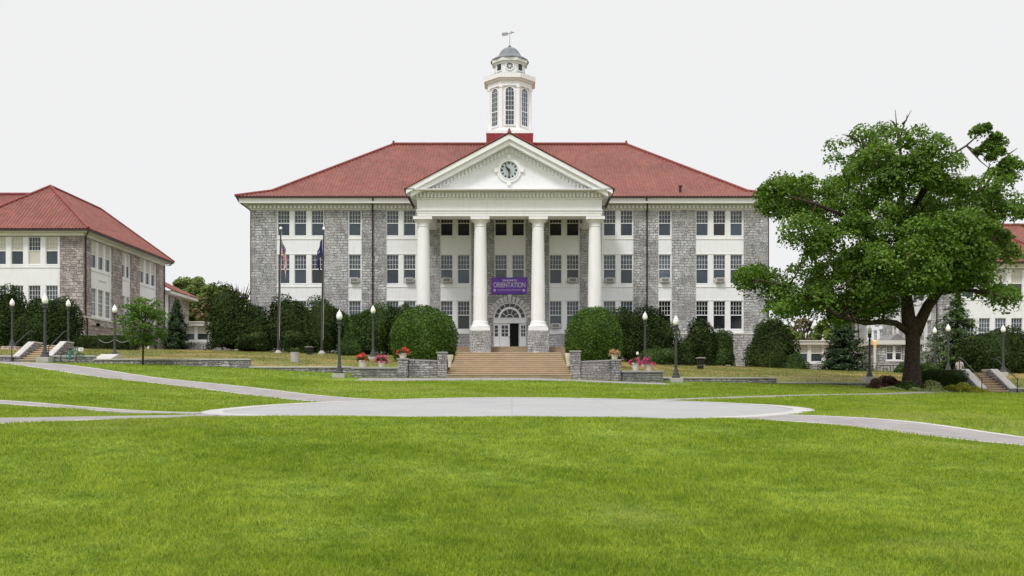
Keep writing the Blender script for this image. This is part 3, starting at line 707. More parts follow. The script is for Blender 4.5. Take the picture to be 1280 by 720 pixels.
mb.build('raking_cornice', WHITE, hall)
mb = MB(); x = 0.25
rake(DF + 0.02, DF + 0.3, -1.28, -0.801, hx - 1.1, mb)
while x < hx - 1.7:
    for s in (-1, 1):
        xx = xc + s * x; za = zap - x * slope
        zz0 = za - 1.20; w = 0.17
        pts = [(xx - w / 2, zz0 + s * w / 2 * slope), (xx + w / 2, zz0 - s * w / 2 * slope), (xx + w / 2, zz0 - s * w / 2 * slope + .34), (xx - w / 2, zz0 + s * w / 2 * slope + .34)]
        mb.prism_y(pts, DF - 0.2, DF + 0.019)
    x += 0.30
mb.build('dentil_band', WHITE, hall)
mb = MB(); mb.prism_y([(xc - hx + 1.0, zE - 0.021 + 0.0), (xc + hx - 1.0, zE - 0.021), (xc, zap - 0.5)], DF + 0.1, DF + 0.5); mb.build('pediment', WHITEB, hall)
# red gable roof over the portico
mb = MB()
gT = hx + 0.12; gz0 = zE - 0.06
for s in (-1, 1):
    a = (xc + s * gT, DF - RO - 0.1); b = (xc + s * gT, DF - RO + 13.0)
    if s == 1: roof_slope(mb, a, b, gT, zap - zE + 0.14, gz0, (-1, 0), 0, 0)
    else: roof_slope(mb, b, a, gT, zap - zE + 0.14, gz0, (1, 0), 0, 0)
pr = mb.build('portico_roof', TILE, hall)
mb = MB(); mb.tube([(xc, DF - RO - 0.12, zap + 0.13), (xc, DF + 12, zap + 0.13)], 0.15, 8)
mb.lathe([(0.14, zap), (0.17, zap + .14), (0.08, zap + .26), (0.1, zap + .34), (0.02, zap + .48)], xc, DF - RO, 10)
for s in (-1, 1): mb.tube([(xc + s * (gT + .02), DF - RO - 0.05, gz0 + 0.02), (xc, DF - RO - 0.05, zap + 0.1)], 0.055, 8)
mb.build('ridge_cap', RIDGE, pr)
for s in (-1, 1): mb = MB(); mb.tube([(xc + s * (gT + .0), DF - RO - .05, gz0), (xc + s * (gT - 0.1), DF - 0.2, gz0 - 0.3), (xc + s * (gT - 0.1), DW - 1.3, gz0 - 0.3)], 0.07, 8); mb.build('gutter', GUTTER, hall)
# clock
ck = bpy.data.objects.new('clock', None); COL.objects.link(ck); ck.location = (X(636.2, DF), DF + 0.1, Z(212.6, DF)); adopt(ck, hall)
kx, kz = ck.location.x, ck.location.z; sc1 = DF / F
def disc_y(mb, r0, r1, y0, y1, n=40, cx=kx, cz=kz):
    for i in range(n):
        a0, a1 = 2 * math.pi * i / n, 2 * math.pi * (i + 1) / n
        pts = [(cx + r0 * math.cos(a0), cz + r0 * math.sin(a0)), (cx + r1 * math.cos(a0), cz + r1 * math.sin(a0)), (cx + r1 * math.cos(a1), cz + r1 * math.sin(a1)), (cx + r0 * math.cos(a1), cz + r0 * math.sin(a1))]
        if r0 < 1e-4: pts = pts[1:3] + [(cx, cz)]
        mb.prism_y(pts, y0, y1)
mb = MB(); disc_y(mb, 0.0, 11 * sc1, kx * 0 + DF + 0.02, DF + 0.099); mb.build('clock_face', FACE, ck)
mb = MB(); disc_y(mb, 11 * sc1, 12.2 * sc1, DF - 0.1, DF + 0.099); disc_y(mb, 12.2 * sc1, 15.2 * sc1, DF - 0.04, DF + 0.098)
for a in range(4):
    an = a * math.pi / 2; cx_, cz_ = kx + 16 * sc1 * math.cos(an), kz + 16 * sc1 * math.sin(an); mb.box(cx_ - 0.17, cx_ + 0.17, DF - 0.09, DF + 0.097, cz_ - 0.17, cz_ + 0.17)
mb.build('clock_frame', WHITE, ck)
mb = MB()
for i in range(12):
    an = i * math.pi / 6; r0, r1 = 7.6 * sc1, 10 * sc1; w = 0.05 if i % 3 else 0.075
    c, s_ = math.cos(an), math.sin(an)
    mb.prism_y([(kx + r0 * c - w * s_, kz + r0 * s_ + w * c), (kx + r0 * c + w * s_, kz + r0 * s_ - w * c), (kx + r1 * c + w * s_, kz + r1 * s_ - w * c), (kx + r1 * c - w * s_, kz + r1 * s_ + w * c)], DF - 0.005, DF + 0.0195)
mb.build('hour_marks', BLACK, ck)
for ln, w, ang in ((8.6 * sc1, 0.06, -90), (6.2 * sc1, 0.085, 90 + 45)):
    an = math.radians(ang); c, s_ = math.cos(an), math.sin(an); mb = MB(); t0 = -0.1
    mb.prism_y([(kx + t0 * c - w * s_, kz + t0 * s_ + w * c), (kx + t0 * c + w * s_, kz + t0 * s_ - w * c), (kx + ln * c + w * .4 * s_, kz + ln * s_ - w * .4 * c), (kx + ln * c - w * .4 * s_, kz + ln * s_ + w * .4 * c)], DF - 0.06 - w, DF - 0.04)
    mb.build('clock_hand', BLACK, ck)
# columns on stone pedestals
zc0, zc1 = Z(413, DF - .1), zA0 - 0.002
for px in (529.3, 600.4, 672.6, 743.4):
    cx = X(px, DA + .1); ob = bpy.data.objects.new('column', None); COL.objects.link(ob); ob.location = (cx, DA + 0.1, zc0); adopt(ob, hall)
    cy = DA + 0.1; zcap = zc1 - 0.80; zba = zc0 + 0.82
    mb = MB(); pr_ = []
    for i in range(13):
        t = i / 12; pr_.append((0.585 - 0.10 * t ** 1.6, zba + (zcap - zba) * t))
    mb.lathe(pr_, cx, cy, 32, cap=False); mb.build('shaft', WHITE, ob, True)
    mb = MB(); mb.lathe([(0.485, zcap), (0.53, zcap + .03), (0.53, zcap + .1), (0.49, zcap + .12), (0.49, zcap + .32), (0.55, zcap + .36), (0.66, zcap + .5), (0.70, zcap + .56)], cx, cy, 32)
    mb.box(cx - .78, cx + .78, cy - .78, cy + .78, zcap + .562, zc1); mb.build('capital', WHITE, ob)
    mb = MB(); mb.box(cx - .82, cx + .82, cy - .82, cy + .82, zc0, zc0 + .26)
    mb.lathe([(0.78, zc0 + .261), (0.82, zc0 + .34), (0.80, zc0 + .44), (0.70, zc0 + .5), (0.66, zc0 + .6), (0.66, zc0 + .7), (0.60, zba)], cx, cy, 32); mb.build('column_base', WHITE, ob)
    pz = Z(441, DA - .8) - (1.2 if px in (529.3, 743.4) else 0.15)
    mb = MB(); mb.box(cx - .88, cx + .88, DA - 0.79, DA + 0.99, pz, zc0 - 0.001); mb.build('pedestal', STONE, ob)
    if px in (529.3, 743.4): pass
# stone antae on the wall behind the outer columns
mb = MB()
for px in (543.3, 731):
    mb = MB(); mb.box(X(px, DW) - .5, X(px, DW) + .5, DW - 0.22, DW - 0.002, wz(285), wz(279.5)); mb.build('anta_capital', WHITE, hall)
# portico floor and front steps
PZ = Z(433.4, 81.8)
mb = MB(); mb.box(xe0 - .3, xe1 + .3, 81.8, DW + 0.30, zb, PZ); mb.build('portico_floor', STONE, hall)
mb = MB(); nos = MB()
zw = Z(441.5, 79.3); nst = 4; x0, x1 = X(566, 80), X(708, 80)
for i in range(nst):
    za = zw + (PZ - zw) * (i + 1) / nst; y0 = 80.2 + 0.4 * i
    mb.box(x0, x1, y0, 81.799, zb if i == 0 else zw + (PZ - zw) * i / nst + .001, za)
mb.build('portico_step', STEPM, hall)
# entrance with fanlight
ent = bpy.data.objects.new('entrance', None); COL.objects.link(ent); ent.location = (X(637.2, DW), DW, PZ); adopt(ent, hall)
ex, ez_ = X(637.2, DW), wz(398); s1 = DW / F
def arc(mb, r0, r1, y0, y1, a0=0, a1=180, n=24, cx=ex, cz=ez_):
    for i in range(n):
        b0, b1 = math.radians(a0 + (a1 - a0) * i / n), math.radians(a0 + (a1 - a0) * (i + 1) / n)
        mb.prism_y([(cx + r0 * math.cos(b0), cz + r0 * math.sin(b0)), (cx + r1 * math.cos(b0), cz + r1 * math.sin(b0)), (cx + r1 * math.cos(b1), cz + r1 * math.sin(b1)), (cx + r0 * math.cos(b1), cz + r0 * math.sin(b1))], y0, y1)
R_ = 20.6 * s1
# stone filling either side of the arch, then voussoirs
mb = MB(); xl, xr = wx(609.2), wx(665.2); top = wz(371.9); n = 24
pa = [(ex + R_ * math.cos(math.radians(a)), ez_ + R_ * math.sin(math.radians(a))) for a in np.linspace(0, 180, n + 1)]
for i in range(n):
    (xa, za), (xb, zb2) = pa[i], pa[i + 1]; mb.prism_y([(xb, zb2), (xa, za), (xa, top), (xb, top)], DW, DW + 0.299)
mb.box(xl, ex - R_, DW, DW + 0.299, PZ, top); mb.box(ex + R_, xr, DW, DW + 0.299, PZ, top); mb.build('arch_wall', STONE, ent)
mb = MB(); nv = 15
for i in range(nv):
    a0 = 180 * i / nv + 1.3; a1 = 180 * (i + 1) / nv - 1.3; arc(mb, R_ + .01, R_ + (0.66 if i == nv // 2 else 0.50), DW - (0.13 if i == nv // 2 else 0.09), DW - 0.002, a0, a1, 2)
mb.build('voussoir', simple('arch_stone', (0.52, 0.50, 0.485), 0.85, 0.25, 4.0, bmp=0.4), ent)
mb = MB(); arc(mb, R_ - .12, R_ - .002, DW + .06, DW + .2); arc(mb, 11.8 * s1, 14.4 * s1, DW + .05, DW + .2)
for a in np.linspace(0, 180, 9)[1:-1]: arc(mb, 14.4 * s1, R_ - .121, DW + .08, DW + .18, a - 1.0, a + 1.0, 1)
for a in np.linspace(0, 180, 6)[1:-1]: arc(mb, 5.2 * s1, 11.79 * s1, DW + .08, DW + .18, a - 1.6, a + 1.6, 1)
arc(mb, 4.6 * s1, 5.3 * s1, DW + .08, DW + .19)
zt0, zt1 = wz(404), wz(398); mb.box(ex - R_, ex + R_, DW + .02, DW + .22, zt0, zt1 - .03); mb.box(ex - R_, ex + R_, DW - .04, DW + .2, zt1 - .028, zt1 + .06)
mb.build('fanlight', WHITE, ent)
mb = MB(); arc(mb, 0.01, R_ - .01, DW + .205, DW + .23); mb.build('pane', GLASSD, ent)
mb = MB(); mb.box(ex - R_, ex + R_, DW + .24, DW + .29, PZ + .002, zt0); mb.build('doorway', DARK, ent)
def leaf(name, x0, x1, y, gx0, gx1, cols, rows, zlo, zhi, ang=0.0):
    m2 = MB(); h0 = PZ + .02; h1 = zt0 - .02
    m2.box(x0, gx0, y, y + .06, h0, h1); m2.box(gx1, x1, y, y + .06, h0, h1); m2.box(gx0, gx1, y + .001, y + .059, h0, zlo); m2.box(gx0, gx1, y + .001, y + .059, zhi, h1)
    m2.box(gx0 - .02, gx1 + .02, y - .012, y - .0005, h0 + .15, zlo - .12) if zlo - h0 > .6 else None
    for i in range(1, cols): xx = gx0 + (gx1 - gx0) * i / cols; m2.box(xx - .02, xx + .02, y + .01, y + .05, zlo, zhi)
    for j in range(1, rows): zz = zlo + (zhi - zlo) * j / rows; m2.box(gx0, gx1, y + .011, y + .049, zz - .02, zz + .02)
    ob = m2.build(name, WHITE, ent); m2 = MB(); m2.box(gx0, gx1, y + .052, y + .058, zlo, zhi); pn = m2.build('pane', GLASSD); pn.parent = ent; pn.matrix_parent_inverse = wmat(ent).inverted(); return ob
zg0, zg1 = wz(420.5), wz(406.6)
leaf('sidelight', wx(616.6), wx(624.4), DW + .1, wx(618.3), wx(622.5), 1, 3, zg0, zg1)
leaf('sidelight', wx(649.4), wx(658), DW + .1, wx(651.4), wx(656.6), 2, 3, zg0, zg1)
leaf('door', wx(624.6), wx(637.2), DW + .12, wx(626.9), wx(635), 2, 3, zg0, zg1)
mb = MB(); mb.lathe([(0.03, -.05), (0.05, 0), (0.03, .05)], 0, 0, 10); mb.v = [(wx(636.6) + x, DW + .06 + y, wz(421) + z) for x, y, z in mb.v]; mb.build('handle', GOLD, ent)
# the open right leaf swung inwards
mb = MB(); mb.box(wx(648.4), wx(649.2), DW + .13, DW + .235, PZ + .02, zt0 - .02); mb.build('door', WHITE, ent)
# ---------------- cupola
DC = 97.2
cup = bpy.data.objects.new('cupola', None); COL.objects.link(cup); cup.location = (X(637.2, DC), DC, Z(180, DC)); adopt(cup, hall)
ccx = X(637.2, DC); s2 = DC / F; ROT = math.pi / 8
def octp(mb, w0, w1, y0, y1, n=8):      # apparent half widths (px) of the flat-front octagon between two rows
    mb.lathe([(w0 * s2 / math.cos(ROT), Z(y0, DC)), (w1 * s2 / math.cos(ROT), Z(y1, DC))], ccx, DC, 8, rot=ROT)
mb = MB(); hb = 28.6 * s2; mb.box(ccx - hb, ccx + hb, DC - hb, DC + hb, Z(188, DC), Z(174.4, DC)); mb.build('base_skirt', REDM, cup)
mb = MB(); hb = 29.0 * s2; mb.box(ccx - hb, ccx + hb, DC - hb, DC + hb, Z(174.4, DC) + .002, Z(170.4, DC)); octp(mb, 28.2, 27.4, 170.39, 167.6); octp(mb, 25.3, 25.3, 167.59, 115.6)
for i in range(8):    # corner pilasters
    a = ROT + i * math.pi / 4; r = 25.3 * s2 / math.cos(ROT); mb.lathe([(0.20, Z(167.5, DC)), (0.20, Z(118.0, DC)), (0.26, Z(117.5, DC)), (0.26, Z(115.7, DC))], ccx + r * math.cos(a) * .985, DC + r * math.sin(a) * .985, 8, rot=a)
octp(mb, 27.2, 27.2, 115.59, 109); octp(mb, 29.0, 29.5, 108.99, 106.8); octp(mb, 31.6, 31.9, 106.79, 101.6)
octp(mb, 17.7, 17.7, 99, 84.8); octp(mb, 19, 19.6, 84.79, 82.4); octp(mb, 21.6, 22, 82.39, 78.6)
mb.build('drum', WHITE, cup)
mb = MB(); octp(mb, 32.0, 19.5, 101.59, 98.2); mb.lathe([(w * s2 / math.cos(ROT), Z(y, DC)) for w, y in ((22.3, 78.59), (21.9, 77.2), (17.5, 74.6), (14.6, 72.4), (13.0, 69.5), (10.8, 65.5), (7.6, 62.0), (3.6, 60.0), (1.6, 59.2), (1.9, 58), (0.5, 56.5))], ccx, DC, 16, rot=ROT)
mb.build('dome', LEAD, cup)
def arch_win(i):
    a = -math.pi / 2 + i * math.pi / 4; mb = MB(); g = MB(); hw = 5.0 * s2; zlo, zsp = Z(163, DC), Z(122, DC); off = 25.3 * s2
    rt = hw
    pts = [(-hw, zlo), (hw, zlo)] + [(hw * math.cos(t), zsp + rt * math.sin(t)) for t in np.linspace(0, math.pi, 9)]
    g.prism_y(pts, -0.02, 0.01)
    fw = 0.1
    for k in range(10):
        t0, t1 = math.pi * k / 10, math.pi * (k + 1) / 10
        mb.prism_y([(hw * math.cos(t0), zsp + hw * math.sin(t0)), ((hw + fw) * math.cos(t0), zsp + (hw + fw) * math.sin(t0)), ((hw + fw) * math.cos(t1), zsp + (hw + fw) * math.sin(t1)), (hw * math.cos(t1), zsp + hw * math.sin(t1))], -0.08, 0.01)
    mb.box(-hw - fw, -hw, -0.08, .01, zlo, zsp); mb.box(hw, hw + fw, -0.08, .01, zlo, zsp); mb.box(-hw - .15, hw + .15, -0.12, .01, zlo - .12, zlo)
    for xx in (-hw / 3, hw / 3): mb.box(xx - .014, xx + .014, -.05, -.021, zlo, zsp + hw * .9)
    for k in range(1, 8): zz = zlo + (zsp - zlo) * k / 7; mb.box(-hw, hw, -.049, -.0211, zz - (.014 if k != 3 else .04), zz + (.014 if k != 3 else .04))
    M = Matrix.Translation((ccx, DC, 0)) @ Matrix.Rotation(a + math.pi / 2, 4, 'Z') @ Matrix.Translation((0, -off, 0))
    for b_ in (mb, g): b_.v = [tuple(M @ Vector(v)) for v in b_.v]
    mb.build('arched_window', WHITE, cup); ob = g.build('pane', GLASS, cup)
for i in range(8): arch_win(i)
for i in range(8):
    a = -math.pi / 2 + i * math.pi / 4; off = 17.7 * s2; mb = MB(); g = MB(); zc = Z(88.6, DC); r = 4.0 * s2
    if i % 2 == 0:
        disc_y(g, 0.0, r, -0.02, .01, 20, 0, zc); disc_y(mb, r, r + .13, -0.09, .01, 24, 0, zc)
        for k in range(4):
            an = k * math.pi / 4; c, s_ = math.cos(an) * r, math.sin(an) * r; n_ = (-math.sin(an) * .02, math.cos(an) * .02)
            mb.prism_y([(-c - n_[0], zc - s_ - n_[1]), (c - n_[0], zc + s_ - n_[1]), (c + n_[0], zc + s_ + n_[1]), (-c + n_[0], zc - s_ + n_[1])], -.045 - .001 * k, -.021)
    else:
        hw = 3.6 * s2; g.box(-hw, hw, -.02, .01, zc - hw * 1.1, zc + hw * 1.1); mb.box(-hw - .1, -hw, -.07, .01, zc - hw * 1.1, zc + hw * 1.1); mb.box(hw, hw + .1, -.07, .01, zc - hw * 1.1, zc + hw * 1.1); mb.box(-hw - .1, hw + .1, -.071, .01, zc + hw * 1.1, zc + hw * 1.1 + .1); mb.box(-hw - .1, hw + .1, -.071, .01, zc - hw * 1.1 - .1, zc - hw * 1.1)
    M = Matrix.Translation((ccx, DC, 0)) @ Matrix.Rotation(a + math.pi / 2, 4, 'Z') @ Matrix.Translation((0, -off, 0))
    for b_ in (mb, g): b_.v = [tuple(M @ Vector(v)) for v in b_.v]
    mb.build('small_window', WHITE, cup); g.build('pane', GLASSD, cup)
mb = MB(); mb.tube([(ccx, DC, Z(58, DC)), (ccx, DC, Z(40, DC))], [0.035, 0.018], 6); 
za, zb3 = Z(43.2, DC), Z(40.6, DC); x0, x1 = X(627.5, DC), X(642, DC)
mb.tube([(x0, DC, za + .02), (x1, DC, zb3 - .02)], 0.03, 6)
mb.prism_y([(x0, za - .16), (x0 + .62, za - .06), (x0 + .62, za + .22), (x0, za + .18)], DC - .02, DC + .02)
mb.prism_y([(x1 - .3, zb3 - .14), (x1 + .1, zb3 + .02), (x1 - .3, zb3 + .12)], DC - .02, DC + .02)
mb.build('weathervane', simple('weathered_metal', (0.3, 0.3, 0.3), .5, .1), cup)

# ---------------- things on the hall
bn = empty('banner', P(636.5, 357.2, DW - 0.12), 'purple vinyl banner lettered ORIENTATION above the arched doorway', 'banner')
bw, bh = 44.5 * s1, 20.6 * s1
nxb, nyb = 24, 12; V = []; 
for j in range(nyb + 1):
    for i in range(nxb + 1):
        u, v = i / nxb, j / nyb; dd = 0.03 * math.sin(u * 7 + v * 2) * math.sin(v * 3.1) + 0.05 * math.exp(-((v - (0.95 - 1.1 * (u - .1))) / 0.06) ** 2)
        V.append(((u - .5) * bw, -dd, (v - .5) * bh + 0.03 * (u - .5)))
mb = MB(); fs = [(j * (nxb + 1) + i, j * (nxb + 1) + i + 1, (j + 1) * (nxb + 1) + i + 1, (j + 1) * (nxb + 1) + i) for j in range(nyb) for i in range(nxb)]
mb.add(V, fs); ob = mb.build('banner_sheet', PURPLE, smooth=True); ob.parent = bn
so = ob.modifiers.new('thick', 'SOLIDIFY'); so.thickness = 0.01
def text(body, size, x, z, w=None, name='lettering'):
    cu = bpy.data.curves.new(name, 'FONT'); cu.body = body; cu.size = size; cu.align_x = 'CENTER'; cu.align_y = 'CENTER'; cu.extrude = 0.008; cu.offset = 0.016
    o = bpy.data.objects.new(name, cu); COL.objects.link(o); o.rotation_euler = (math.pi / 2, 0, 0); o.location = (x, -0.11, z); cu.materials.append(LETTER)
    bpy.context.view_layer.update()
    if w: o.scale = (w / max(o.dimensions.x, 1e-3), 1, 1)
    bpy.context.view_layer.update(); dg = bpy.context.evaluated_depsgraph_get(); me = bpy.data.meshes.new_from_object(o.evaluated_get(dg)); q = bpy.data.objects.new(name, me); COL.objects.link(q)
    q.location, q.rotation_euler, q.scale = o.location, o.rotation_euler, o.scale; q.parent = bn; bpy.data.objects.remove(o); return q
text('ORIENTATION', 0.62, 0.02, 0.04, bw * 0.90); text('WELCOME TO', 0.20, 0.05, 0.46, bw * 0.42)
mb = MB(); mb.box(-bw * .34, bw * .34, -0.115, -0.1, -0.415, -0.365); 
for s in (-1, 1): mb.lathe([(0.02, 0), (0.11, 0)], 0, 0, 12) if False else disc_y(mb, 0.0, 0.12, -.115, -.1, 14, s * bw * .41, -0.42)
ob = mb.build('lettering', LETTER); ob.parent = bn
mb = MB()
for sx in (-1, 1):
    for sz in (-1, 1): mb.tube([(sx * bw * .49, 0, sz * bh * .47), (sx * (bw * .5 + .22), 0.08, sz * (bh * .5 + .1))], 0.012, 5)
ob = mb.build('tie_cord', BLACK); ob.parent = bn

def ac_proto():
    r = empty('air_conditioner', (0, 0, 0), '', 'air conditioner', 'window air conditioners in the hall')
    m = MB(); m.box(-.36, .36, -.42, .15, 0, .42); o1 = m.build('case', ACM, bevel=0.02); o1.parent = r
    m = MB(); m.box(-.30, .30, -.432, -.4201, .07, .35); o2 = m.build('grille', ACG); o2.parent = r
    m = MB()
    for k in range(5): z = .1 + k * .055; m.box(-.30, .30, -.44, -.4321, z, z + .012)
    o3 = m.build('slats', ACM); o3.parent = r
    for a in ((-.48, -.361), (.361, .48)): m = MB(); m.box(*a, -.0, .04, 0, .42); o4 = m.build('side_panel', ACM); o4.parent = r
    return r
acp = None
for px, py, lab in ((443.3, 353.6, 'window air conditioner in the single window right of the two flagpoles'), (511.9, 353.6, 'window air conditioner beside the leftmost white column, outside the portico'),
                    (558.3, 353.6, 'beige window air conditioner behind the two left columns, middle floor'), (716.0, 353.6, 'dark fronted window air conditioner behind the two right columns, middle floor'),
                    (762.2, 353.6, 'window air conditioner just right of the rightmost white column'), (831.2, 353.6, 'window air conditioner in the single window right of the downspout'),
                    (899.6, 353.6, 'window air conditioner in the middle of a triple window near the big tree'), (694.6, 410.7, 'window air conditioner in the ground floor window right of the doorway'),
                    (558.3, 410.7, 'window air conditioner low behind the left clipped round bush')):
    r = ac_proto() if acp is None else copy_tree(acp)
    acp = acp or r; r.location = (wx(px), DW + 0.12, wz(py) + 0.02); relabel(r, lab)
#@@PART3@@
# ------------------------------------------------------------------ side buildings
def side_block(name, label, mir, D1, Xc, dz, STN, side_px):
    """stone class building: front block whose inner side wall faces the lawn. mir=+1 right-facing side wall (left building), -1 mirrored."""
    g = lambda d: gz(Xc, min(d, 95))
    b = empty(name, (Xc - mir * 5, D1 + 9, g(D1)), label, 'school building', kind='thing')
    ZZ = lambda py: Z(py, D1) + dz
    x_in = Xc; x_out = Xc - mir * 10.2; DB = D1 * 1.232; zt = ZZ(294.5); zb = EYE - 1.0; zw = ZZ(395)
    def bx(m, xa, xb, *r): m.box(min(xa, xb), max(xa, xb), *r)
    core = MB(); bx(core, x_in - mir * .3, x_out, D1 + .3, DB, zb, zt)
    bx(core, x_in, x_in - mir * 2.0, D1, D1 + .2999, zw, zt)                      # front corner pier
    bx(core, x_out, x_out + mir * 0.8, D1, D1 + .2999, zw, zt)
    bays = [(114, 140.6, (118.2, 126.6, 135.6)), (153, 164, (156.2, 161.4)), (175, 196, (178.6, 185.3, 191.8))]
    dof = lambda px: D1 * 536.0 / (640 - px)
    edges = [D1 + .3] + [dof(v) for t in bays for v in t[:2]] + [DB]
    for k in range(0, len(edges), 2): bx(core, x_in, x_in - mir * .2999, edges[k], edges[k + 1], zw, zt)
    core.build('stone_wall', STN, b)
    base = MB(); bx(base, x_in + mir * .12, x_out - mir * .1, D1 - .12, DB + .1, zb, zw - .12); base.build('stone_base', STN, b)
    wt = MB(); bx(wt, x_in + mir * .16, x_out - mir * .12, D1 - .16, DB + .12, zw - .119, zw - .001); wt.build('water_table', SOFFIT, b)
    wh = MB(); fl = [(ZZ(330.5), ZZ(295.6)), (ZZ(392), ZZ(356.5))]
    # side bays
    r = random.Random(5)
    for a, c, ws in bays:
        d0, d1 = dof(a), dof(c); wh = MB()
        bx(wh, x_in - mir * .10, x_in - mir * .2998, d0, d1, fl[1][1], fl[0][0]); bx(wh, x_in - mir * .10, x_in - mir * .2998, d0, d1, zw, fl[1][0])
        bx(wh, x_in - mir * .05, x_in - mir * .0999, d0, d1, fl[0][0] - .28, fl[0][0] - .16)
        n = len(ws); pitch = (d1 - d0) / n; w = min(1.12, pitch - .28)
        for (z0, z1) in fl:
            ed = [d0]
            for i in range(n): ed += [d0 + pitch * (i + .5) - w / 2, d0 + pitch * (i + .5) + w / 2]
            ed.append(d1)
            for k in range(0, len(ed), 2): bx(wh, x_in - mir * .102, x_in - mir * .2998, ed[k], ed[k + 1], z0, z1)
            for i in range(n): add_window(b, x_in - mir * .16, d0 + pitch * (i + .5), z0, w, z1 - z0, mir * math.pi / 2, 'half' if z0 == fl[0][0] else 'full', False, 1 if z0 == fl[0][0] else 0)
        wh.build('white_bay', WHITEB, b)
    wh = MB()
    for d in (dof(117), dof(122.5), dof(136)):
        if mir < 0: break
        add_window(b, x_in + mir * .10, d, ZZ(417), 1.2, .85, mir * math.pi / 2, 'half', True); lt = MB(); bx(lt, x_in + mir * .121, x_in + mir * .2, d - .85, d + .85, ZZ(417) + .852, ZZ(417) + 1.06); lt.build('lintel', CONC, b)
    # front bay of windows
    xa, xb = x_in - mir * 2.0, x_out + mir * 0.8; n = 6 if abs(xa - xb) > 8 else 5; n = 5; pitch = abs(xb - xa) / n; w = 1.06
    bx(wh, xa, xb, D1 + .1, D1 + .2998, fl[1][1], fl[0][0]); bx(wh, xa, xb, D1 + .1, D1 + .2998, zw, fl[1][0])
    bx(wh, xa, xb, D1 + .05, D1 + .0999, fl[0][0] - .28, fl[0][0] - .16)
    for fi, (z0, z1) in enumerate(fl):
        cs = [xa - mir * (pitch * (i + .5)) for i in range(n)]; ed = [xa]
        for c in cs: ed += [c + mir * w / 2, c - mir * w / 2]
        ed.append(xb)
        for k in range(0, len(ed), 2): bx(wh, ed[k], ed[k + 1], D1 + .102, D1 + .2998, z0, z1)
        for i, c in enumerate(cs): add_window(b, c, D1 + .16, z0, w, z1 - z0, 0, 'half' if fi == 0 else 'full', False, (1, 2, 1, 1, 1)[i] if fi == 0 else 0)
    wh.build('white_bay', WHITEB, b)
    zg = ZZ(287.6)
    co = MB(); bx(co, x_in + mir * .62, x_out - mir * .62, D1 - .62, DB + .62, ZZ(291.2), zg - .1); co.build('cornice', SOFFIT, b)
    fz = MB(); bx(fz, x_in + mir * .08, x_out - mir * .08, D1 - .08, DB + .08, zt + .001, ZZ(291.2) - .001); fz.build('frieze', WHITE, b)
    gu = MB(); E = .78
    X0, X1 = min(x_in + mir * E, x_out - mir * E), max(x_in + mir * E, x_out - mir * E); Y0, Y1 = D1 - E, DB + E
    for a in ((X0, X1, Y0, Y0 + .12), (X0, X1, Y1 - .12, Y1), (X0, X0 + .12, Y0 + .12, Y1 - .12), (X1 - .12, X1, Y0 + .12, Y1 - .12)): gu.box(*a, zg - .16, zg)
    gu.build('gutter', GUTTER, b)
    for d in (D1 + .32, DB - .05):
        ds = MB(); ds.tube([(x_in + mir * .68, d - .9 if d < D1 + 1 else d + .5, zg - .1), (x_in + mir * .6, d - .8 if d < D1 + 1 else d + .4, zg - .35), (x_in + mir * .09, d, zt), (x_in + mir * .09, d, zw), (x_in + mir * .22, d, zw - .3), (x_in + mir * .22, d, zb)], .06, 8); ds.build('downspout', GUTTER, b)
    # hip roof
    x0, x1, y0, y1 = X0 - .04, X1 + .04, Y0 - .04, Y1 + .04; h = (x1 - x0) / 2; rise = ZZ(233) - (ZZ(287.6)) + (5.6 / D1) * (496 - 233) * D1 / F + .0
    rise = 4.75; hf, hb = 5.6, 4.6
    rf = MB()
    roof_slope(rf, (x0, y0), (x1, y0), hf, rise, zg, (0, 1), h, h)
    roof_slope(rf, (x1, y1), (x0, y1), hb, rise, zg, (0, -1), h, h)
    roof_slope(rf, (x1, y0), (x1, y1), h, rise, zg, (-1, 0), hf, hb)
    roof_slope(rf, (x0, y1), (x0, y0), h, rise, zg, (1, 0), hb, hf)
    ro = rf.build('roof', TILE, b)
    rc = MB(); ap0, ap1 = (x0 + h, y0 + hf, zg + rise + .08), (x0 + h, y1 - hb, zg + rise + .08)
    for p_, q in (((x0, y0, zg + .05), ap0), ((x1, y0, zg + .05), ap0), ((x0, y1, zg + .05), ap1), ((x1, y1, zg + .05), ap1), (ap0, ap1)): rc.tube([p_, q], .12, 8)
    rc.build('ridge_cap', RIDGE, ro)
    # long main body running outwards behind the front block
    mx0 = x_out + mir * .5; mx1 = x_out - mir * 30; my0, my1 = D1 + 5.5, D1 + 19
    bd = MB(); bx(bd, mx0, mx1, my0, my1, zb, zt); bd.build('stone_wall', STN, b)
    c2 = MB(); bx(c2, mx0, mx1 - mir * .5, my0 - .6, my1 + .6, ZZ(291.2), zg - .1); c2.build('cornice', SOFFIT, b)
    xa, xb = (mx1 - .8, mx0) if mir > 0 else (mx0, mx1 + .8)
    mr = MB(); hh = (my1 - my0) / 2 + .8
    roof_slope(mr, (xa, my0 - .8), (xb + (3 if mir > 0 else 0), my0 - .8), hh, 5.6, zg, (0, 1), 0, 0); roof_slope(mr, (xb, my1 + .8), (xa, my1 + .8), hh, 5.6, zg, (0, -1), 0, 0)
    mro = mr.build('roof', TILE, b); m3 = MB(); m3.tube([(xa, my0 - .8 + hh, zg + 5.68), (xb, my0 - .8 + hh, zg + 5.68)], .14, 8); m3.build('ridge_cap', RIDGE, mro)
    # lower wing at the back
    k0, k1 = DB + .8, DB + 9; wz0 = ZZ(331)
    rw_ = MB(); bx(rw_, x_in - mir * .6, x_out, k0, k1, zb, wz0); rw_.build('rear_wall', WHITEB, b)
    rs = MB(); bx(rs, x_in - mir * .45, x_in - mir * .5999, k0 + 2.2, k1 + .1, zb, wz0 - .3); rs.build('stone_pier', STN, b)
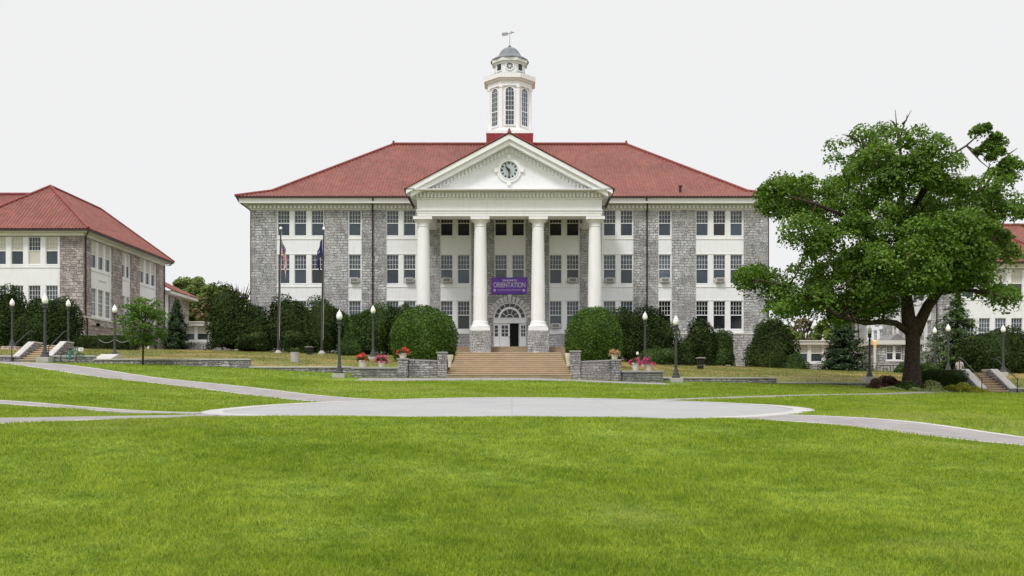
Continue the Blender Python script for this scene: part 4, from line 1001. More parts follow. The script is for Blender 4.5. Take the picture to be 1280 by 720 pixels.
    rr = MB(); A_, B_ = (x_in + mir * .5, k0 - .1), (x_in + mir * .5, k1 + 1.0)
    if mir > 0: roof_slope(rr, A_, B_, 5, 2.6, wz0 + .05, (-1, 0), 0, 3.5)
    else: roof_slope(rr, B_, A_, 5, 2.6, wz0 + .05, (1, 0), 3.5, 0)
    rr.build('rear_roof', TILE, b)
    rcn = MB(); bx(rcn, x_in + mir * .4, x_out, k0, k1 + .8, wz0 - .28, wz0 + .02); rcn.build('rear_cornice', SOFFIT, b)
    return b, ZZ, x_in, D1, DB
LB = side_block('classroom_building', 'stone building with red tiled hip roof and blinds in its windows, left edge', 1, 82.0, X(104, 82), 0.0, PINKSTONE, 104)
RB = side_block('classroom_building', 'stone building with red tiled roof half hidden behind the big leafy tree', -1, 88.0, X(1174, 88), -3.0, STONE, 1174)
mb = MB(); mb.box(LB[2] - .06 , LB[2] - .0999, 85.3, 86.9, LB[1](345.2), LB[1](344)); mb.build('name_letters', SOFFIT, LB[0])

# porch pavilion of the right building
pv = empty('entrance_porch', (X(1122, 86), 86, gz(36, 86)), 'low stone porch with small gable and twin window left of the thick trunk', 'porch', kind='thing')
pd = 84.5; px0, px1 = X(1093, pd), X(1153, pd); pz0, pz1 = EYE - .5, Z(431, pd)
mb = MB(); w0, w1 = X(1107.5, pd), X(1128.5, pd); zlo, zhi = Z(450, pd), Z(431.5, pd)
mb.box(px0, w0, pd, pd + 3.2, pz0, pz1); mb.box(w1, px1, pd, pd + 3.2, pz0, pz1); mb.box(w0, w1, pd, pd + 3.2, pz0, zlo); mb.box(w0, w1, pd + .3, pd + 3.2, zlo, pz1); mb.build('stone_wall', STONE, pv)
mb = MB(); mb.box(px0 - .3, px1 + .3, pd - .35, pd + 3.2, pz1 + .001, Z(425.6, pd)); mb.build('cornice', SOFFIT, pv); mb = MB(); mb.prism_y([(X(1110, pd), Z(425.5, pd)), (X(1132, pd), Z(425.5, pd)), (X(1121, pd), Z(417, pd))], pd - .2, pd + 3); mb.build('gable', simple('grey_slate', (0.2, 0.195, 0.19), .8, .2), pv)
mb = MB(); mb.box((w0 + w1) / 2 - .12, (w0 + w1) / 2 + .12, pd + .05, pd + .2998, zlo, zhi); mb.box(w0 - .05, w1 + .05, pd - .06, pd + .2, zlo - .12, zlo - .001); mb.build('window_post', WHITE, pv)
for c in ((w0 + (w1 - w0) * .25), (w0 + (w1 - w0) * .75)): add_window(pv, c, pd + .1, zlo, (w1 - w0) / 2 - .13, zhi - zlo, 0, 'half', True)
mb = MB(); 
for x in np.linspace(X(1096, 82), X(1130, 82), 9): mb.box(x - .02, x + .02, 82, 82.04, gz(36, 82) - .1, Z(457, 82))
mb.box(X(1096, 82), X(1130, 82), 81.99, 82.05, Z(457, 82), Z(457, 82) + .05); ob = mb.build('railing', BLACK); tag(ob, 'low black iron railing in front of the small stone porch', 'railing', kind='thing')

# low links between the buildings
def link(label, pxa, pxb, D, yt, yf, yw0, yw1, dzb, wins):
    e = empty('link_building', ((X(pxa, D) + X(pxb, D)) / 2, D, Z(440, D)), label, 'low building', kind='thing')
    m = MB(); x0, x1 = X(pxa, D), X(pxb, D); zb = EYE - .5
    ed = [x0]
    for w in wins: ed += [X(w - 7.0, D), X(w + 7.0, D)]
    ed.append(x1)
    m.box(x0, x1, D + .3, D + 5, zb, Z(yf, D)); m.box(x0, x1, D, D + .2999, zb, Z(yw1 + 3, D)); m.build('stone_wall', STONE, e)
    m = MB()
    for k in range(0, len(ed), 2): m.box(ed[k], ed[k + 1], D + .05, D + .2998, Z(yw1, D), Z(yf, D) - .002)
    m.box(x0, x1, D + .02, D + .2998, Z(yw1 + 3, D) + .001, Z(yw1, D) - .001)
    m.build('white_bay', WHITEB, e)
    m = MB(); m.box(x0 - .3, x1 + .3, D - .4, D + 5.3, Z(yf, D), Z(yt, D)); m.box(x0 - .4, x1 + .4, D - .5, D + 5.4, Z(yt, D) + .001, Z(yt, D) + .12); m.build('cornice', SOFFIT, e)
    for w in wins: add_window(e, X(w, D), D + .12, Z(yw1, D), 14 * D / F, Z(yf, D) - Z(yw1, D) - .02, 0, 'half', False, 1)
    return e
link('low white link with blinds in its windows between hall and left building', 225, 318, 101, 403.5, 407.5, 408, 425, 0, [236, 253, 270, 287, 304])
link('low link with white windows between hall and right building behind a spruce', 958, 1100, 101, 427, 431, 432, 452, 0, [1003, 1021, 1040, 1060, 1078])

# ------------------------------------------------------------------ low stone walls
def wall(label, pa, pb, ytop, D=57.0, deep=.5, capm=COPING, piers_=(), bottom=1.2, th=.36, mat=STONEW, posts=()):
    x0, x1 = X(pa, D), X(pb, D); zt = Z(ytop, D); zlow = min(gz(x0, D - .4), gz(x1, D - .4)) - .6
    e = empty('retaining_wall', ((x0 + x1) / 2, D, zlow + .6), label, 'wall', 'low stone walls along the bank', kind='thing')
    m = MB(); m.box(x0, x1, D - th / 2, D + th / 2, zlow, zt - .08); m.build('wall_face', mat, e)
    m = MB(); m.box(x0 - .02, x1 + .02, D - th / 2 - .05, D + th / 2 + .03, zt - .079, zt); m.build('coping', capm, e, bevel=.012)
    return e
wall('low stone wall at the far left edge, left of the left steps', -90, 16, 444.5)
wall('short low stone wall right of the left steps, behind the bicycle', 62, 119, 444.5)
wall('long low stone wall behind the young staked tree', 119.4, 313, 448.6)
wall('low stone wall in front of the two flagpoles', 313.4, 441, 458.2)
wall('low stone wall in front of the dark shrubs right of the right flower planter', 827, 969.6, 471.6)
wall('lower stone wall left of the thick tree trunk', 970, 1221, 477.6)
wall('low stone wall at the far right edge beyond the right steps', 1270, 1400, 485.0)

def planter_wall(label, pa, pb, yt, D, name='planter_box'):
    x0, x1 = X(pa, D), X(pb, D); zt = Z(yt, D); zl = gz(0, D) - .9
    e = empty(name, ((x0 + x1) / 2, D, zl + .7), label, 'planter', 'stone planter boxes by the main steps', kind='thing')
    m = MB(); m.box(x0, x1, D - .1, D + 1.5, zl, zt - .1); m.build('planter_face', stone_green, e)
    m = MB(); m.box(x0 - .06, x1 + .06, D - .16, D + 1.56, zt - .099, zt); m.build('coping', SLAB, e, bevel=.015); return e
stone_green = stone('mossy_stone', (0.30, 0.31, 0.29), (0.19, 0.20, 0.19), (0.10, 0.10, 0.09), (0.27, 0.26, 0.2), 0.5, 0.15)
planter_wall('long low stone planter box left of the main steps', 440.6, 497.5, 459.0, 55.0)
planter_wall('low stone planter box right of the main steps', 778, 828.5, 463.4, 55.0)
def flank(label, segs, D=55.0):
    e = empty('flank_wall', (X(segs[0][1], D), D, gz(X(segs[0][1], D), D)), label, 'wall', 'stone flank walls of the main steps', kind='thing')
    for kind, a, b, ya, yb in segs:
        x0, x1 = X(a, D), X(b, D); zl = gz(0, D) - .9
        th = .34 if kind == 'wall' else .5
        m = MB(); off = .0 if kind == 'wall' else -.12
        m.hexa([(x0, D + off, zl), (x1, D + off, zl), (x1, D + off + th, zl), (x0, D + off + th, zl)], [(x0, D + off, Z(ya, D)), (x1, D + off, Z(yb, D)), (x1, D + off + th, Z(yb, D)), (x0, D + off + th, Z(ya, D))])
        m.build('pier' if kind == 'pier' else 'wall_face', STONEW, e)
        m = MB(); p = .04
        m.hexa([(x0 - p, D + off - p, Z(ya, D) + .001), (x1 + p, D + off - p, Z(yb, D) + .001), (x1 + p, D + off + th + p, Z(yb, D) + .001), (x0 - p, D + off + th + p, Z(ya, D) + .001)],
               [(x0 - p, D + off - p, Z(ya, D) + .08), (x1 + p, D + off - p, Z(yb, D) + .08), (x1 + p, D + off + th + p, Z(yb, D) + .08), (x0 - p, D + off + th + p, Z(ya, D) + .08)]); m.build('coping', SLAB, e)
    return e
flank('stone wall with end piers flanking the main steps on the left', [('pier', 497, 510, 449.5, 449.5), ('wall', 510.6, 546.4, 450.6, 452), ('pier', 547, 558.5, 441.5, 441.5)])
flank('stone wall with end piers flanking the main steps on the right', [('pier', 713, 725.5, 440, 440), ('wall', 726.2, 763.4, 453, 451.4), ('pier', 764, 775.5, 451, 451)])

# ------------------------------------------------------------------ steps
ms = empty('main_steps', (X(636, 57), 57, gz(0, 54)), 'wide tan brick steps rising to the portico between two clipped round bushes', 'steps', kind='thing')
x0, x1 = X(558.5, 55.0), X(714, 55.0); z0 = Z(470.8, 54.8); z1 = Z(440.6, 60.6); n = 12
mb = MB(); nz = MB()
for i in range(n):
    za, zb_ = z0 + (z1 - z0) * i / n, z0 + (z1 - z0) * (i + 1) / n; y = 54.8 + 5.8 * i / (n - 1) ; sh = 0.03 * i
    mb.box(x0 + sh, x1 - sh, y, 61.4 + .001 * i, (za if i else z0 - .5) + (.001 if i else 0), zb_ - .045)
    nz.box(x0 + sh, x1 - sh, y - .035, 61.4 + .001 * i, zb_ - .0449, zb_)
mb.build('riser', STEPM, ms); nz.build('tread', NOSING, ms)
mb = MB(); V = [(x0 + .33, 61.4, z1), (x1 - .33, 61.4, z1), (x1 - .4, 80.2, zw), (x0 + .4, 80.2, zw)]
mb.add([(v[0], v[1], v[2] - .6) for v in V] + V, [(0, 3, 2, 1), (4, 5, 6, 7), (0, 1, 5, 4), (1, 2, 6, 5), (2, 3, 7, 6), (3, 0, 4, 7)]); ob = mb.build('terrace_walk', STEPM); structure(ob)

def side_steps(label, pa, pb, yfoot, ytop, D0, D1, cheeks, mir):
    x0, x1 = X(pa, D0), X(pb, D0); z0, z1 = Z(yfoot, D0), Z(ytop, D1); n = 8
    e = empty('side_steps', ((x0 + x1) / 2, D0, z0), label, 'steps', 'flights of steps up to the side buildings', kind='thing')
    m = MB(); t_ = MB()
    for i in range(n):
        za, zb_ = z0 + (z1 - z0) * i / n, z0 + (z1 - z0) * (i + 1) / n; y = D0 + (D1 - D0) * i / (n - 1)
        m.box(x0, x1, y, D1 + 1.0 + .001 * i, za + .001 if i else z0 - .5, zb_ - .05); t_.box(x0, x1, y - .03, D1 + 1.0 + .001 * i, zb_ - .0499, zb_)
    m.build('riser', STEPM, e); t_.build('tread', NOSING, e)
    for (cx0, cx1, yb, yt, db, dt) in cheeks:
        zb_, zt_ = Z(yb, db), Z(yt, dt); lo = z0 - .6; xa, xb = X(cx0, db), X(cx1, db)
        m = MB(); m.prism_x([(db, lo), (dt + 1.0, lo), (dt + 1.0, zt_ - .08), (dt, zt_ - .08), (db, zb_ - .08)], xa + .03, xb - .03); m.build('cheek_wall', STONEW, e)
        m = MB(); m.prism_x([(db - .05, zb_ - .079), (dt, zt_ - .079), (dt + 1.05, zt_ - .079), (dt + 1.05, zt_), (dt, zt_), (db - .05, zb_)], xa, xb); m.build('coping', COPING, e)
        xm = (xa + xb) / 2
        m = MB(); xr = xa + .06 if mir * 0 + (cx0 < (pa + pb) / 2) else xb - .1
        for (dd, zz) in ((db - .25, gz(xm, db - .4) if db - .4 < 57 else z0),): m.tube([(xr, dd, z0 - .1), (xr, dd, zb_ + .55)], .025, 6)
        m.tube([(xr, dt + .3, zt_ - .1), (xr, dt + .3, zt_ + .62)], .025, 6)
        m.tube([(xr, db - .3, zb_ + .52), (xr, db, zb_ + .62), (xr, dt, zt_ + .62), (xr, dt + .6, zt_ + .62)], .028, 6); m.build('handrail', BLACK, e)
    return e
side_steps('left flight of brick steps between white topped cheek walls, beside a lamp', 24.5, 57.5, 452.2, 431.5, 57.0, 59.6, [(16.2, 24.4, 445, 427, 57.0, 58.8), (57.6, 65.5, 444.5, 426.5, 57.0, 58.8)], 1)
side_steps('right flight of brick steps between white topped cheek walls, behind golden shrubs', 1233.5, 1261, 491.2, 467.0, 55.6, 58.2, [(1223.4, 1233.4, 484.8, 461.2, 55.6, 57.8), (1261.2, 1271, 484.8, 461.2, 55.6, 57.8)], -1)
mb = MB(); xa, xb = X(116, 57.4), X(138, 57.4); zt_, zl = Z(442.6, 58.6), Z(449.2, 57.2)
mb.prism_x([(57.3, zl - .9), (59.2, zl - .9), (59.2, zt_), (58.6, zt_), (57.3, zl)], xa, xb); ob = mb.build('sloped_coping_block', COPING); tag(ob, 'pale sloping coping block at the foot of the fourth lamp from the left', 'stone block', kind='thing')

# ------------------------------------------------------------------ lamps
LAMPS = [(424.2, 387, 467, 55.0, 1), (466.3, 381.5, 446, 66.0, 0), (845, 394, 472.5, 55.4, 1), (806.3, 389.5, 455, 68, 0), (56.2, 367, 446.5, 56.4, 1), (15.2, 373, 433.2, 66, 2), (85.4, 374, 433.5, 66, 2),
         (143.4, 380.5, 445.8, 59.0, 1), (1087, 407, 471, 58.0, 1), (1168.3, 408.5, 462, 76, 0), (1185.3, 405, 463.5, 70, 0), (1254, 406, 465, 70, 0)]
LLAB = ['black lamp post on a concrete block between flagpoles and flower planter', 'black lamp post behind the pink flowers, in front of dark shrubs', 'black lamp post on a concrete block right of the right flower planter', 'black lamp post rising behind the right pair of pink flower pots',
        'tall lamp post in front of the left steps, on a concrete block', 'leftmost lamp post, on a stone pedestal left of the left steps', 'lamp post at the upper right corner of the left steps', 'lamp post between the clipped hedge and the young staked tree',
        'lamp post left of the thick tree trunk, by the small porch', 'dark lamp post just right of the thick trunk, behind a hedge', 'lamp post behind the person in a white shirt', 'rightmost lamp post, beside the right steps']
def lamp_proto():
    r = empty('street_lamp', (0, 0, 0), '', 'lamp post', 'lamp posts of the quad')
    m = MB(); m.lathe([(.24, 0), (.24, .1), (.19, .16), (.17, .32), (.13, .36), (.11, .5), (.085, .56)], 0, 0, 16); o = m.build('lamp_base', POSTM); o.parent = r
    m = MB(); m.lathe([(.085, .561), (.065, 2.75), (.085, 2.78), (.085, 2.84), (.06, 2.87), (.06, 3.0)], 0, 0, 14); o = m.build('post', POSTM, smooth=False); o.parent = r
    m = MB(); m.lathe([(.06, 3.0), (.12, 3.03), (.14, 3.1), (.10, 3.14), (.13, 3.2), (.15, 3.28), (.13, 3.3)], 0, 0, 14); o = m.build('lamp_collar', POSTM); o.parent = r
    m = MB(); m.lathe([(.11, 3.301), (.165, 3.42), (.175, 3.52), (.165, 3.6), (.14, 3.66)], 0, 0, 16); o = m.build('lamp_globe', GLOBE, smooth=True); o.parent = r
    m = MB(); m.lathe([(.15, 3.661), (.14, 3.70), (.09, 3.78), (.04, 3.83), (.045, 3.86), (.01, 3.93)], 0, 0, 14); o = m.build('lamp_cap', GLOBE, smooth=True); o.parent = r
    return r
lp = lamp_proto(); HL = 3.93
for i, ((px, yt, yb, D, ped), lab) in enumerate(zip(LAMPS, LLAB)):
    r = lp if i == 0 else copy_tree(lp)
    x, zb = X(px, D), Z(yb, D); h = Z(yt, D) - zb; s = h / HL; r.location = (x, D, zb); r.scale = (min(1.0, s + .08),) * 2 + (s,); relabel(r, lab)
    if ped:
        m = MB(); w = .36 if ped == 1 else .5; hh = zb - gz(x, D) + .25; hh = max(hh, .3)
        m.box(x - w, x + w, D - w, D + w, zb - hh, zb - .001); ob = m.build('lamp_pedestal', CONC if ped == 1 else PINKSTONE, bevel=.02); tag(ob, 'square block under the ' + {0: 'lamp left of the flower planter', 2: 'lamp right of the right flower planter', 4: 'tall lamp in front of the left steps', 5: 'leftmost lamp', 6: 'lamp right of the left steps', 7: 'lamp by the young staked tree', 8: 'lamp left of the thick tree trunk'}[i], 'lamp pedestal', 'lamp pedestals', 'thing')
    else:
        m = MB(); m.lathe([(.34, zb - .5), (.34, zb - .001)], x, D, 14); ob = m.build('lamp_footing', CONC); adopt(ob, r); ob['label'] = 'round concrete footing'

# ------------------------------------------------------------------ flagpoles and flags
FD = 74.0
def pole(px_t, yt, px_b, yb, label):
    b = Vector(P(px_b, yb, FD)); t = Vector(P(px_t, yt, FD)); r = empty('flagpole', b, label, 'flagpole', 'flagpoles before the hall', kind='thing'); h = (t - b).length
    m = MB(); m.tube([b - Vector((0, 0, .6)), b + (t - b) * .5, t], [.12, .10, .055], 12); m.build('pole', BRONZE, r)
    m = MB(); m.lathe([(.3, b.z - .3), (.3, b.z + .02), (.22, b.z + .05), (.14, b.z + .2)], b.x, b.y, 16); m.build('pole_base', CONC, r)
    m = MB(); m.lathe([(.03, t.z), (.09, t.z + .04), (.115, t.z + .13), (.09, t.z + .21), (.02, t.z + .25)], t.x, t.y, 12); m.build('finial', GLOBE, r, True)
    m = MB(); m.tube([t + Vector((.1, -.12, -.1)), b + Vector((.12, -.14, 1.0))], .008, 4); m.build('halyard', GLOBE, r)
    return b, t
pb1, pt1 = pole(351, 287.5, 347.7, 441, 'left dark flagpole, the one flying the striped flag')
pb2, pt2 = pole(404.8, 288, 402.3, 441.5, 'right dark flagpole, the one flying the blue flag')
def flag_mat(us):
    m, nt, b, o = new_mat('striped_flag' if us else 'blue_flag')
    uv = coords(nt, 'UV'); sp = N(nt, 'SeparateXYZ'); L(nt, uv, sp.inputs[0]); u, v = sp.outputs[0], sp.outputs[1]
    def mth(op, a, c=None):
        n = N(nt, 'Math', operation=op)
        for k, s in enumerate((a, c)):
            if s is None: continue
            if hasattr(s, 'is_linked'): L(nt, s, n.inputs[k])
            else: n.inputs[k].default_value = s
        return n.outputs[0]
    if us:
        st = mth('LESS_THAN', mth('FRACT', mth('MULTIPLY', v, 6.5)), .5); col = mixc(nt, st, (.75, .74, .74), (.52, .012, .03))
        can = mth('MULTIPLY', mth('LESS_THAN', u, .4), mth('GREATER_THAN', v, .4615)); du = mth('SUBTRACT', mth('FRACT', mth('MULTIPLY', u, 15)), .5); dv = mth('SUBTRACT', mth('FRACT', mth('MULTIPLY', v, 10)), .5)
        star = mth('LESS_THAN', mth('ADD', mth('MULTIPLY', du, du), mth('MULTIPLY', dv, dv)), .06); cc = mixc(nt, star, (.02, .025, .12), (.75, .75, .75)); col = mixc(nt, can, col, cc)
    else:
        du = mth('MULTIPLY', mth('SUBTRACT', u, .5), 1.5); dv = mth('SUBTRACT', v, .5); rr = mth('ADD', mth('MULTIPLY', du, du), mth('MULTIPLY', dv, dv))
        col = mixc(nt, mth('LESS_THAN', rr, .10), (.010, .022, .12), (.7, .7, .68)); col = mixc(nt, mth('LESS_THAN', rr, .03), col, (.3, .38, .45))
    L(nt, col, b.inputs['Base Color']); b.inputs['Roughness'].default_value = .8; return m
def flag(name, label, top, side, m, total, hoist, kk):
    r = empty(name, top, label, 'flag'); nu, nv = 40, 16; mb = MB(); V = []; UV = []
    for j in range(nv + 1):
        for i in range(nu + 1):
            u, v = i / nu, j / nv
            x = side * (.06 + .46 * (u ** .55) * (.55 + .45 * math.sin(math.pi * min(1, u * .9 + .08)))) + .10 * math.sin(u * 15 + v * 2.0) * u ** .5
            y = -.10 + .16 * math.sin(u * 19 + v * 1.5 + kk) * u ** .4
            z = -(1 - v) * hoist * (1 - .25 * u) - (total - hoist) * u ** 1.1 + .05 * math.sin(u * 11 + v * 6)
            V.append((x, y, z)); UV.append((u, v))
    fs = [(j * (nu + 1) + i, j * (nu + 1) + i + 1, (j + 1) * (nu + 1) + i + 1, (j + 1) * (nu + 1) + i) for j in range(nv) for i in range(nu)]
    mb.add(V, fs, 0, UV); ob = mb.build('flag_cloth', m, smooth=True); ob.parent = r; return r
flag('striped_flag', 'red and white striped flag hanging limp from the left flagpole', P(351.0, 299.5, FD), 1, flag_mat(True), 3.3, 1.3, 0)
flag('state_flag', 'blue and white flag hanging limp from the right flagpole', P(404.4, 299.5, FD), -1, flag_mat(False), 2.8, 1.25, 2)

# ------------------------------------------------------------------ plants
def leaves(P_, Nn, size, aspect=.62, jitter=.7, droop=0.0, cup=.18):
    """one folded four-point leaf per point: returns verts, faces"""
    n = len(P_); nr = Nn + RS.normal(0, jitter, (n, 3)); nr /= np.linalg.norm(nr, axis=1, keepdims=True) + 1e-9
    t = RS.normal(0, 1, (n, 3)); t[:, 2] -= droop; t -= nr * (t * nr).sum(1, keepdims=True); t /= np.linalg.norm(t, axis=1, keepdims=True) + 1e-9
    b = np.cross(nr, t); s = (size * (.6 + .8 * RS.rand(n)))[:, None]
    v0 = P_ - t * s * .5; v2 = P_ + t * s * .5; mid = P_ - nr * s * cup * .0
    v1 = mid + b * s * aspect * .5 + nr * s * cup; v3 = mid - b * s * aspect * .5 + nr * s * cup
    V = np.stack([v0, v1, v2, v3], 1).reshape(-1, 3); k = np.arange(n)[:, None] * 4
    return V, np.concatenate([k, k + 1, k + 2, k + 3], 1)
def add_leaf_obj(name, V, Fq, m, parent):
    o = bpy.data.objects.new(name, raw_mesh(name, V, Fq, m)); COL.objects.link(o)
    if parent is not None: adopt(o, parent)
    return o
def lumps(n_l, amp, seed):
    r = np.random.RandomState(seed); d = r.normal(0, 1, (n_l, 3)); d /= np.linalg.norm(d, axis=1, keepdims=True); k = 6 + 10 * r.rand(n_l); a = amp * (.4 + r.rand(n_l))
    def f(U):
        dd = U @ d.T; return 1 + (a * np.exp(k * (dd - 1))).sum(1) - amp * .9
    return f
def mound(name, label, cat, c, rad, m, n, size, amp=.25, nl=26, seed=1, group=None, power=2.0, jitter=.55, core=True, gaps=0.0, rough=1.0):
    """dense shrub: leaves through the outer shell of a lumpy mound that stands on the ground"""
    e = empty(name, (c[0], c[1], c[2]), label, cat, group)
    f = lumps(nl, amp, seed); r = np.random.RandomState(seed + 50)
    U = r.normal(0, 1, (int(n * 1.7), 3)); U /= np.linalg.norm(U, axis=1, keepdims=True); U = U[U[:, 2] > -.55][:n]
    if gaps:
        gd = r.normal(0, 1, (14, 3)); gd /= np.linalg.norm(gd, axis=1, keepdims=True); U = U[(U @ gd.T).max(1) < 1 - gaps * .2]
    rr = f(U) * (1 - .22 * rough * r.rand(len(U)) ** 1.6) + .025 * rough * r.normal(0, 1, len(U))
    sup = 1.0 / (np.abs(U) ** power).sum(1) ** (1 / power)
    Q = U * (rr * sup)[:, None]; Q[:, 2] = np.maximum(Q[:, 2], -.62)
    Pp = np.array(c) + Q * np.array(rad) + np.array([0, 0, rad[2] * .6]); Pp = Pp[Pp[:, 2] > c[2] - .05]
    Nn = (Pp - (np.array(c) + np.array([0, 0, rad[2] * .4]))) / np.array(rad); Nn /= np.linalg.norm(Nn, axis=1, keepdims=True) + 1e-9; Nn[:, 2] += .35
    V, Fq = leaves(Pp, Nn, size, jitter=jitter); add_leaf_obj('foliage', V, Fq, m, e)
    if core:
        k = MB(); nu, nv = 22, 12; VV = []
        for j in range(nv + 1):
            for i in range(nu):
                ph = -.58 + (math.pi / 2 + .58) * j / nv; th = 2 * math.pi * i / nu; VV.append((math.cos(ph) * math.cos(th), math.cos(ph) * math.sin(th), math.sin(ph)))
        VV = np.array(VV); sp_ = 1.0 / (np.abs(VV) ** power).sum(1) ** (1 / power); VV = VV * (f(VV) * .80 * sp_)[:, None]; VV = np.array(c) + VV * np.array(rad) + np.array([0, 0, rad[2] * .6])
        fs = [(j * nu + i, j * nu + (i + 1) % nu, (j + 1) * nu + (i + 1) % nu, (j + 1) * nu + i) for j in range(nv) for i in range(nu)]
        k.add([tuple(v) for v in VV], fs); k.build('inner_foliage', m, e, True)
    return e
def shrub(label, pa, pb, yt, yb, D, m, n, size, seed, depth=None, name='shrub', cat='shrub', group='shrubs along the hall', **kw):
    x0, x1 = X(pa, D), X(pb, D); zt, zb = Z(yt, D), Z(yb, D); rx = (x1 - x0) / 2; rz = (zt - zb) / 1.55
    return mound(name, label, cat, ((x0 + x1) / 2, D, zb - .05), (rx, depth or rx, rz), m, n, size, seed=seed, group=group, **kw)
G = 'dark evergreen shrubs along the hall'
shrub('dark round evergreen shrub at the left corner of the hall', 259, 339, 372, 438, 80, YEW, 11900, 0.172, 1, 2.4, group=G, amp=0.30, power=2.5, nl=16)
shrub('dark evergreen shrub behind the left flagpole', 330, 398, 376, 441, 80.5, YEW, 11050, 0.172, 2, 2.4, group=G, amp=0.33, power=2.5, nl=16)
shrub('dark evergreen shrub behind the right flagpole', 386, 444, 375, 443, 79.5, YEW, 10200, 0.172, 3, 2.2, group=G, amp=0.34, power=2.5, nl=16)
shrub('greener evergreen shrub behind the lamp left of the main steps', 430, 500, 378, 447, 77.5, GREEN, 12750, 0.156, 4, 2.2, group=G, amp=0.33, power=2.5, nl=16)
shrub('low green bush between the two left lamps', 424, 452, 420, 445, 74, GREEN, 4250, 0.133, 5, 1.0, group=G, amp=0.28, power=2.5, nl=16)
shrub('low green bush at the foot of the flagpoles', 296, 338, 417, 438, 77, YEW, 4420, 0.156, 6, 1.4, group=G, amp=0.34, power=2.5, nl=16)
shrub('low green bush between the two flagpoles', 350, 392, 418, 440, 77, YEW, 4420, 0.156, 26, 1.4, group=G, amp=0.34, power=2.5, nl=16)
shrub('dark narrow shrub squeezed behind the left clipped round bush', 480, 533, 382, 448, 76, YEW, 8500, 0.156, 7, 1.8, group=G, amp=0.34, power=2.5, nl=16)
shrub('dark evergreen shrub behind the right clipped round bush', 758, 800, 390, 450, 76, YEW, 7650, 0.156, 8, 1.6, group=G, amp=0.34, power=2.5, nl=16)
shrub('big dark evergreen shrub behind the right flower pots', 774, 846, 389, 452, 78, YEW, 12750, 0.156, 9, 2.2, group=G, amp=0.33, power=2.5, nl=16)
shrub('dark upright shrub left of the ground floor triple window', 856, 896, 404, 459, 79, YEW, 7650, 0.156, 10, 1.5, group=G, amp=0.34, power=2.5, nl=16)
shrub('thin upright shrub with a loose top under the triple window', 889, 919, 413, 459, 79.5, GREEN, 5100, 0.140, 11, 1.1, group=G, amp=0.34, power=2.5, nl=16)
shrub('low green bush beside the black floodlight', 806, 842, 434, 455, 75, GREEN, 3740, 0.133, 12, 1.2, group=G, amp=0.28, power=2.5, nl=16)
shrub('low dark bush between upright shrubs right of the steps', 838, 872, 430, 458, 77, YEW, 4420, 0.133, 13, 1.2, group=G, amp=0.34, power=2.5, nl=16)
shrub('broad dark shrub at the right corner of the hall', 938, 992, 399, 462, 80, YEW, 11050, 0.156, 14, 1.9, group=G, amp=0.34, power=2.5, nl=16)
shrub('small bushy shrub at the right end of the corner shrub', 975, 1006, 440, 463, 79, GREEN, 3740, 0.133, 15, 1.1, group=G, amp=0.34, power=2.5, nl=16)
BG = 'clipped round bushes beside the main steps'
shrub('big clipped round bush on the left side of the main steps', 490, 570, 384, 452, 61.5, BOX, 15000, .115, 16, 2.0, name='clipped_bush', cat='bush', group=BG, amp=.05, jitter=.7, power=2.2, rough=.75)
shrub('big clipped round bush on the right side of the main steps', 708, 778.5, 386.5, 455, 61.5, BOX, 15000, .115, 17, 1.9, name='clipped_bush', cat='bush', group=BG, amp=.06, jitter=.7, power=2.2, rough=.75)
DG = 'dark shrubs around the left building'
shrub('dark tall shrub at the far left edge behind the leftmost lamp', -22, 36, 370, 436, 74, YEW, 10200, 0.156, 18, 2, group=DG, amp=.25)
shrub('dark tall shrub behind the tall lamp by the left steps', 30, 98, 370, 436, 74, YEW, 11900, 0.156, 19, 2.2, group=DG, amp=.25)
HG = 'clipped dark hedges'
def hedge(label, pa, pb, yt, yb, D, dp, m, n, size, seed):
    x0, x1 = X(pa, D), X(pb, D); zt, zb = Z(yt, D), Z(yb, D)
    return mound('hedge', label, 'hedge', ((x0 + x1) / 2, D, zb - .05), ((x1 - x0) / 2 * 1.04, dp, (zt - zb) / 1.55), m, n, size, amp=.05, seed=seed, group=HG, power=7.0)
hedge('long clipped dark hedge in front of the left building', 84, 167, 419.5, 437, 74, .9, YEW, 11900, 0.101, 20)
hedge('dark clipped hedge right of the thick tree trunk', 1147, 1201, 463.5, 488, 54.8, .9, YEW, 13600, 0.078, 21)
RG = 'dark shrubs behind the right steps'
shrub('dark bushy evergreen behind the right steps', 1196, 1246, 414, 470, 80, YEW, 11050, 0.172, 22, 2.4, group=RG, amp=.3)
shrub('dark bushy evergreen at the far right edge', 1238, 1300, 420, 470, 79, YEW, 11050, 0.172, 23, 2.4, group=RG, amp=.3)
shrub('small green shrub against the wall right of the trunk', 1150, 1170, 455, 466, 76, GREEN, 2550, 0.117, 24, .7, group=RG)
shrub('small green shrub against the porch wall left of the trunk', 1118, 1132, 456, 468, 76, GREEN, 2040, 0.117, 25, .7, group=RG)
# bed under the big tree
PG = 'plants in the bed under the big tree'
def bedplant(label, pa, pb, yt, yb, D, m, n, size, seed, **kw): return shrub(label, pa, pb, yt, yb, D, m, n, size, seed, .6, name='bed_plant', cat='plant', group=PG, **kw)
bedplant('maroon leaved plant at the left end of the tree bed', 1086, 1108, 474, 488, 52.5, MAROON, 1300, .12, 31, amp=.4)
bedplant('maroon leaved plant against the left side of the trunk', 1106, 1128, 472, 486, 52.8, MAROON, 1300, .12, 32, amp=.4)
bedplant('pale green low plant in front of the maroon plants', 1104, 1127, 482, 490, 51.2, VARIE, 1100, .10, 33, amp=.4)
bedplant('dark green hosta at the foot of the trunk', 1124, 1146, 478, 489, 51.2, GREEN, 1870, 0.109, 34, amp=.3)
bedplant('pale yellowish low plant right in front of the trunk', 1136, 1152, 483, 491, 50.9, VARIE, 900, .10, 35, amp=.4)
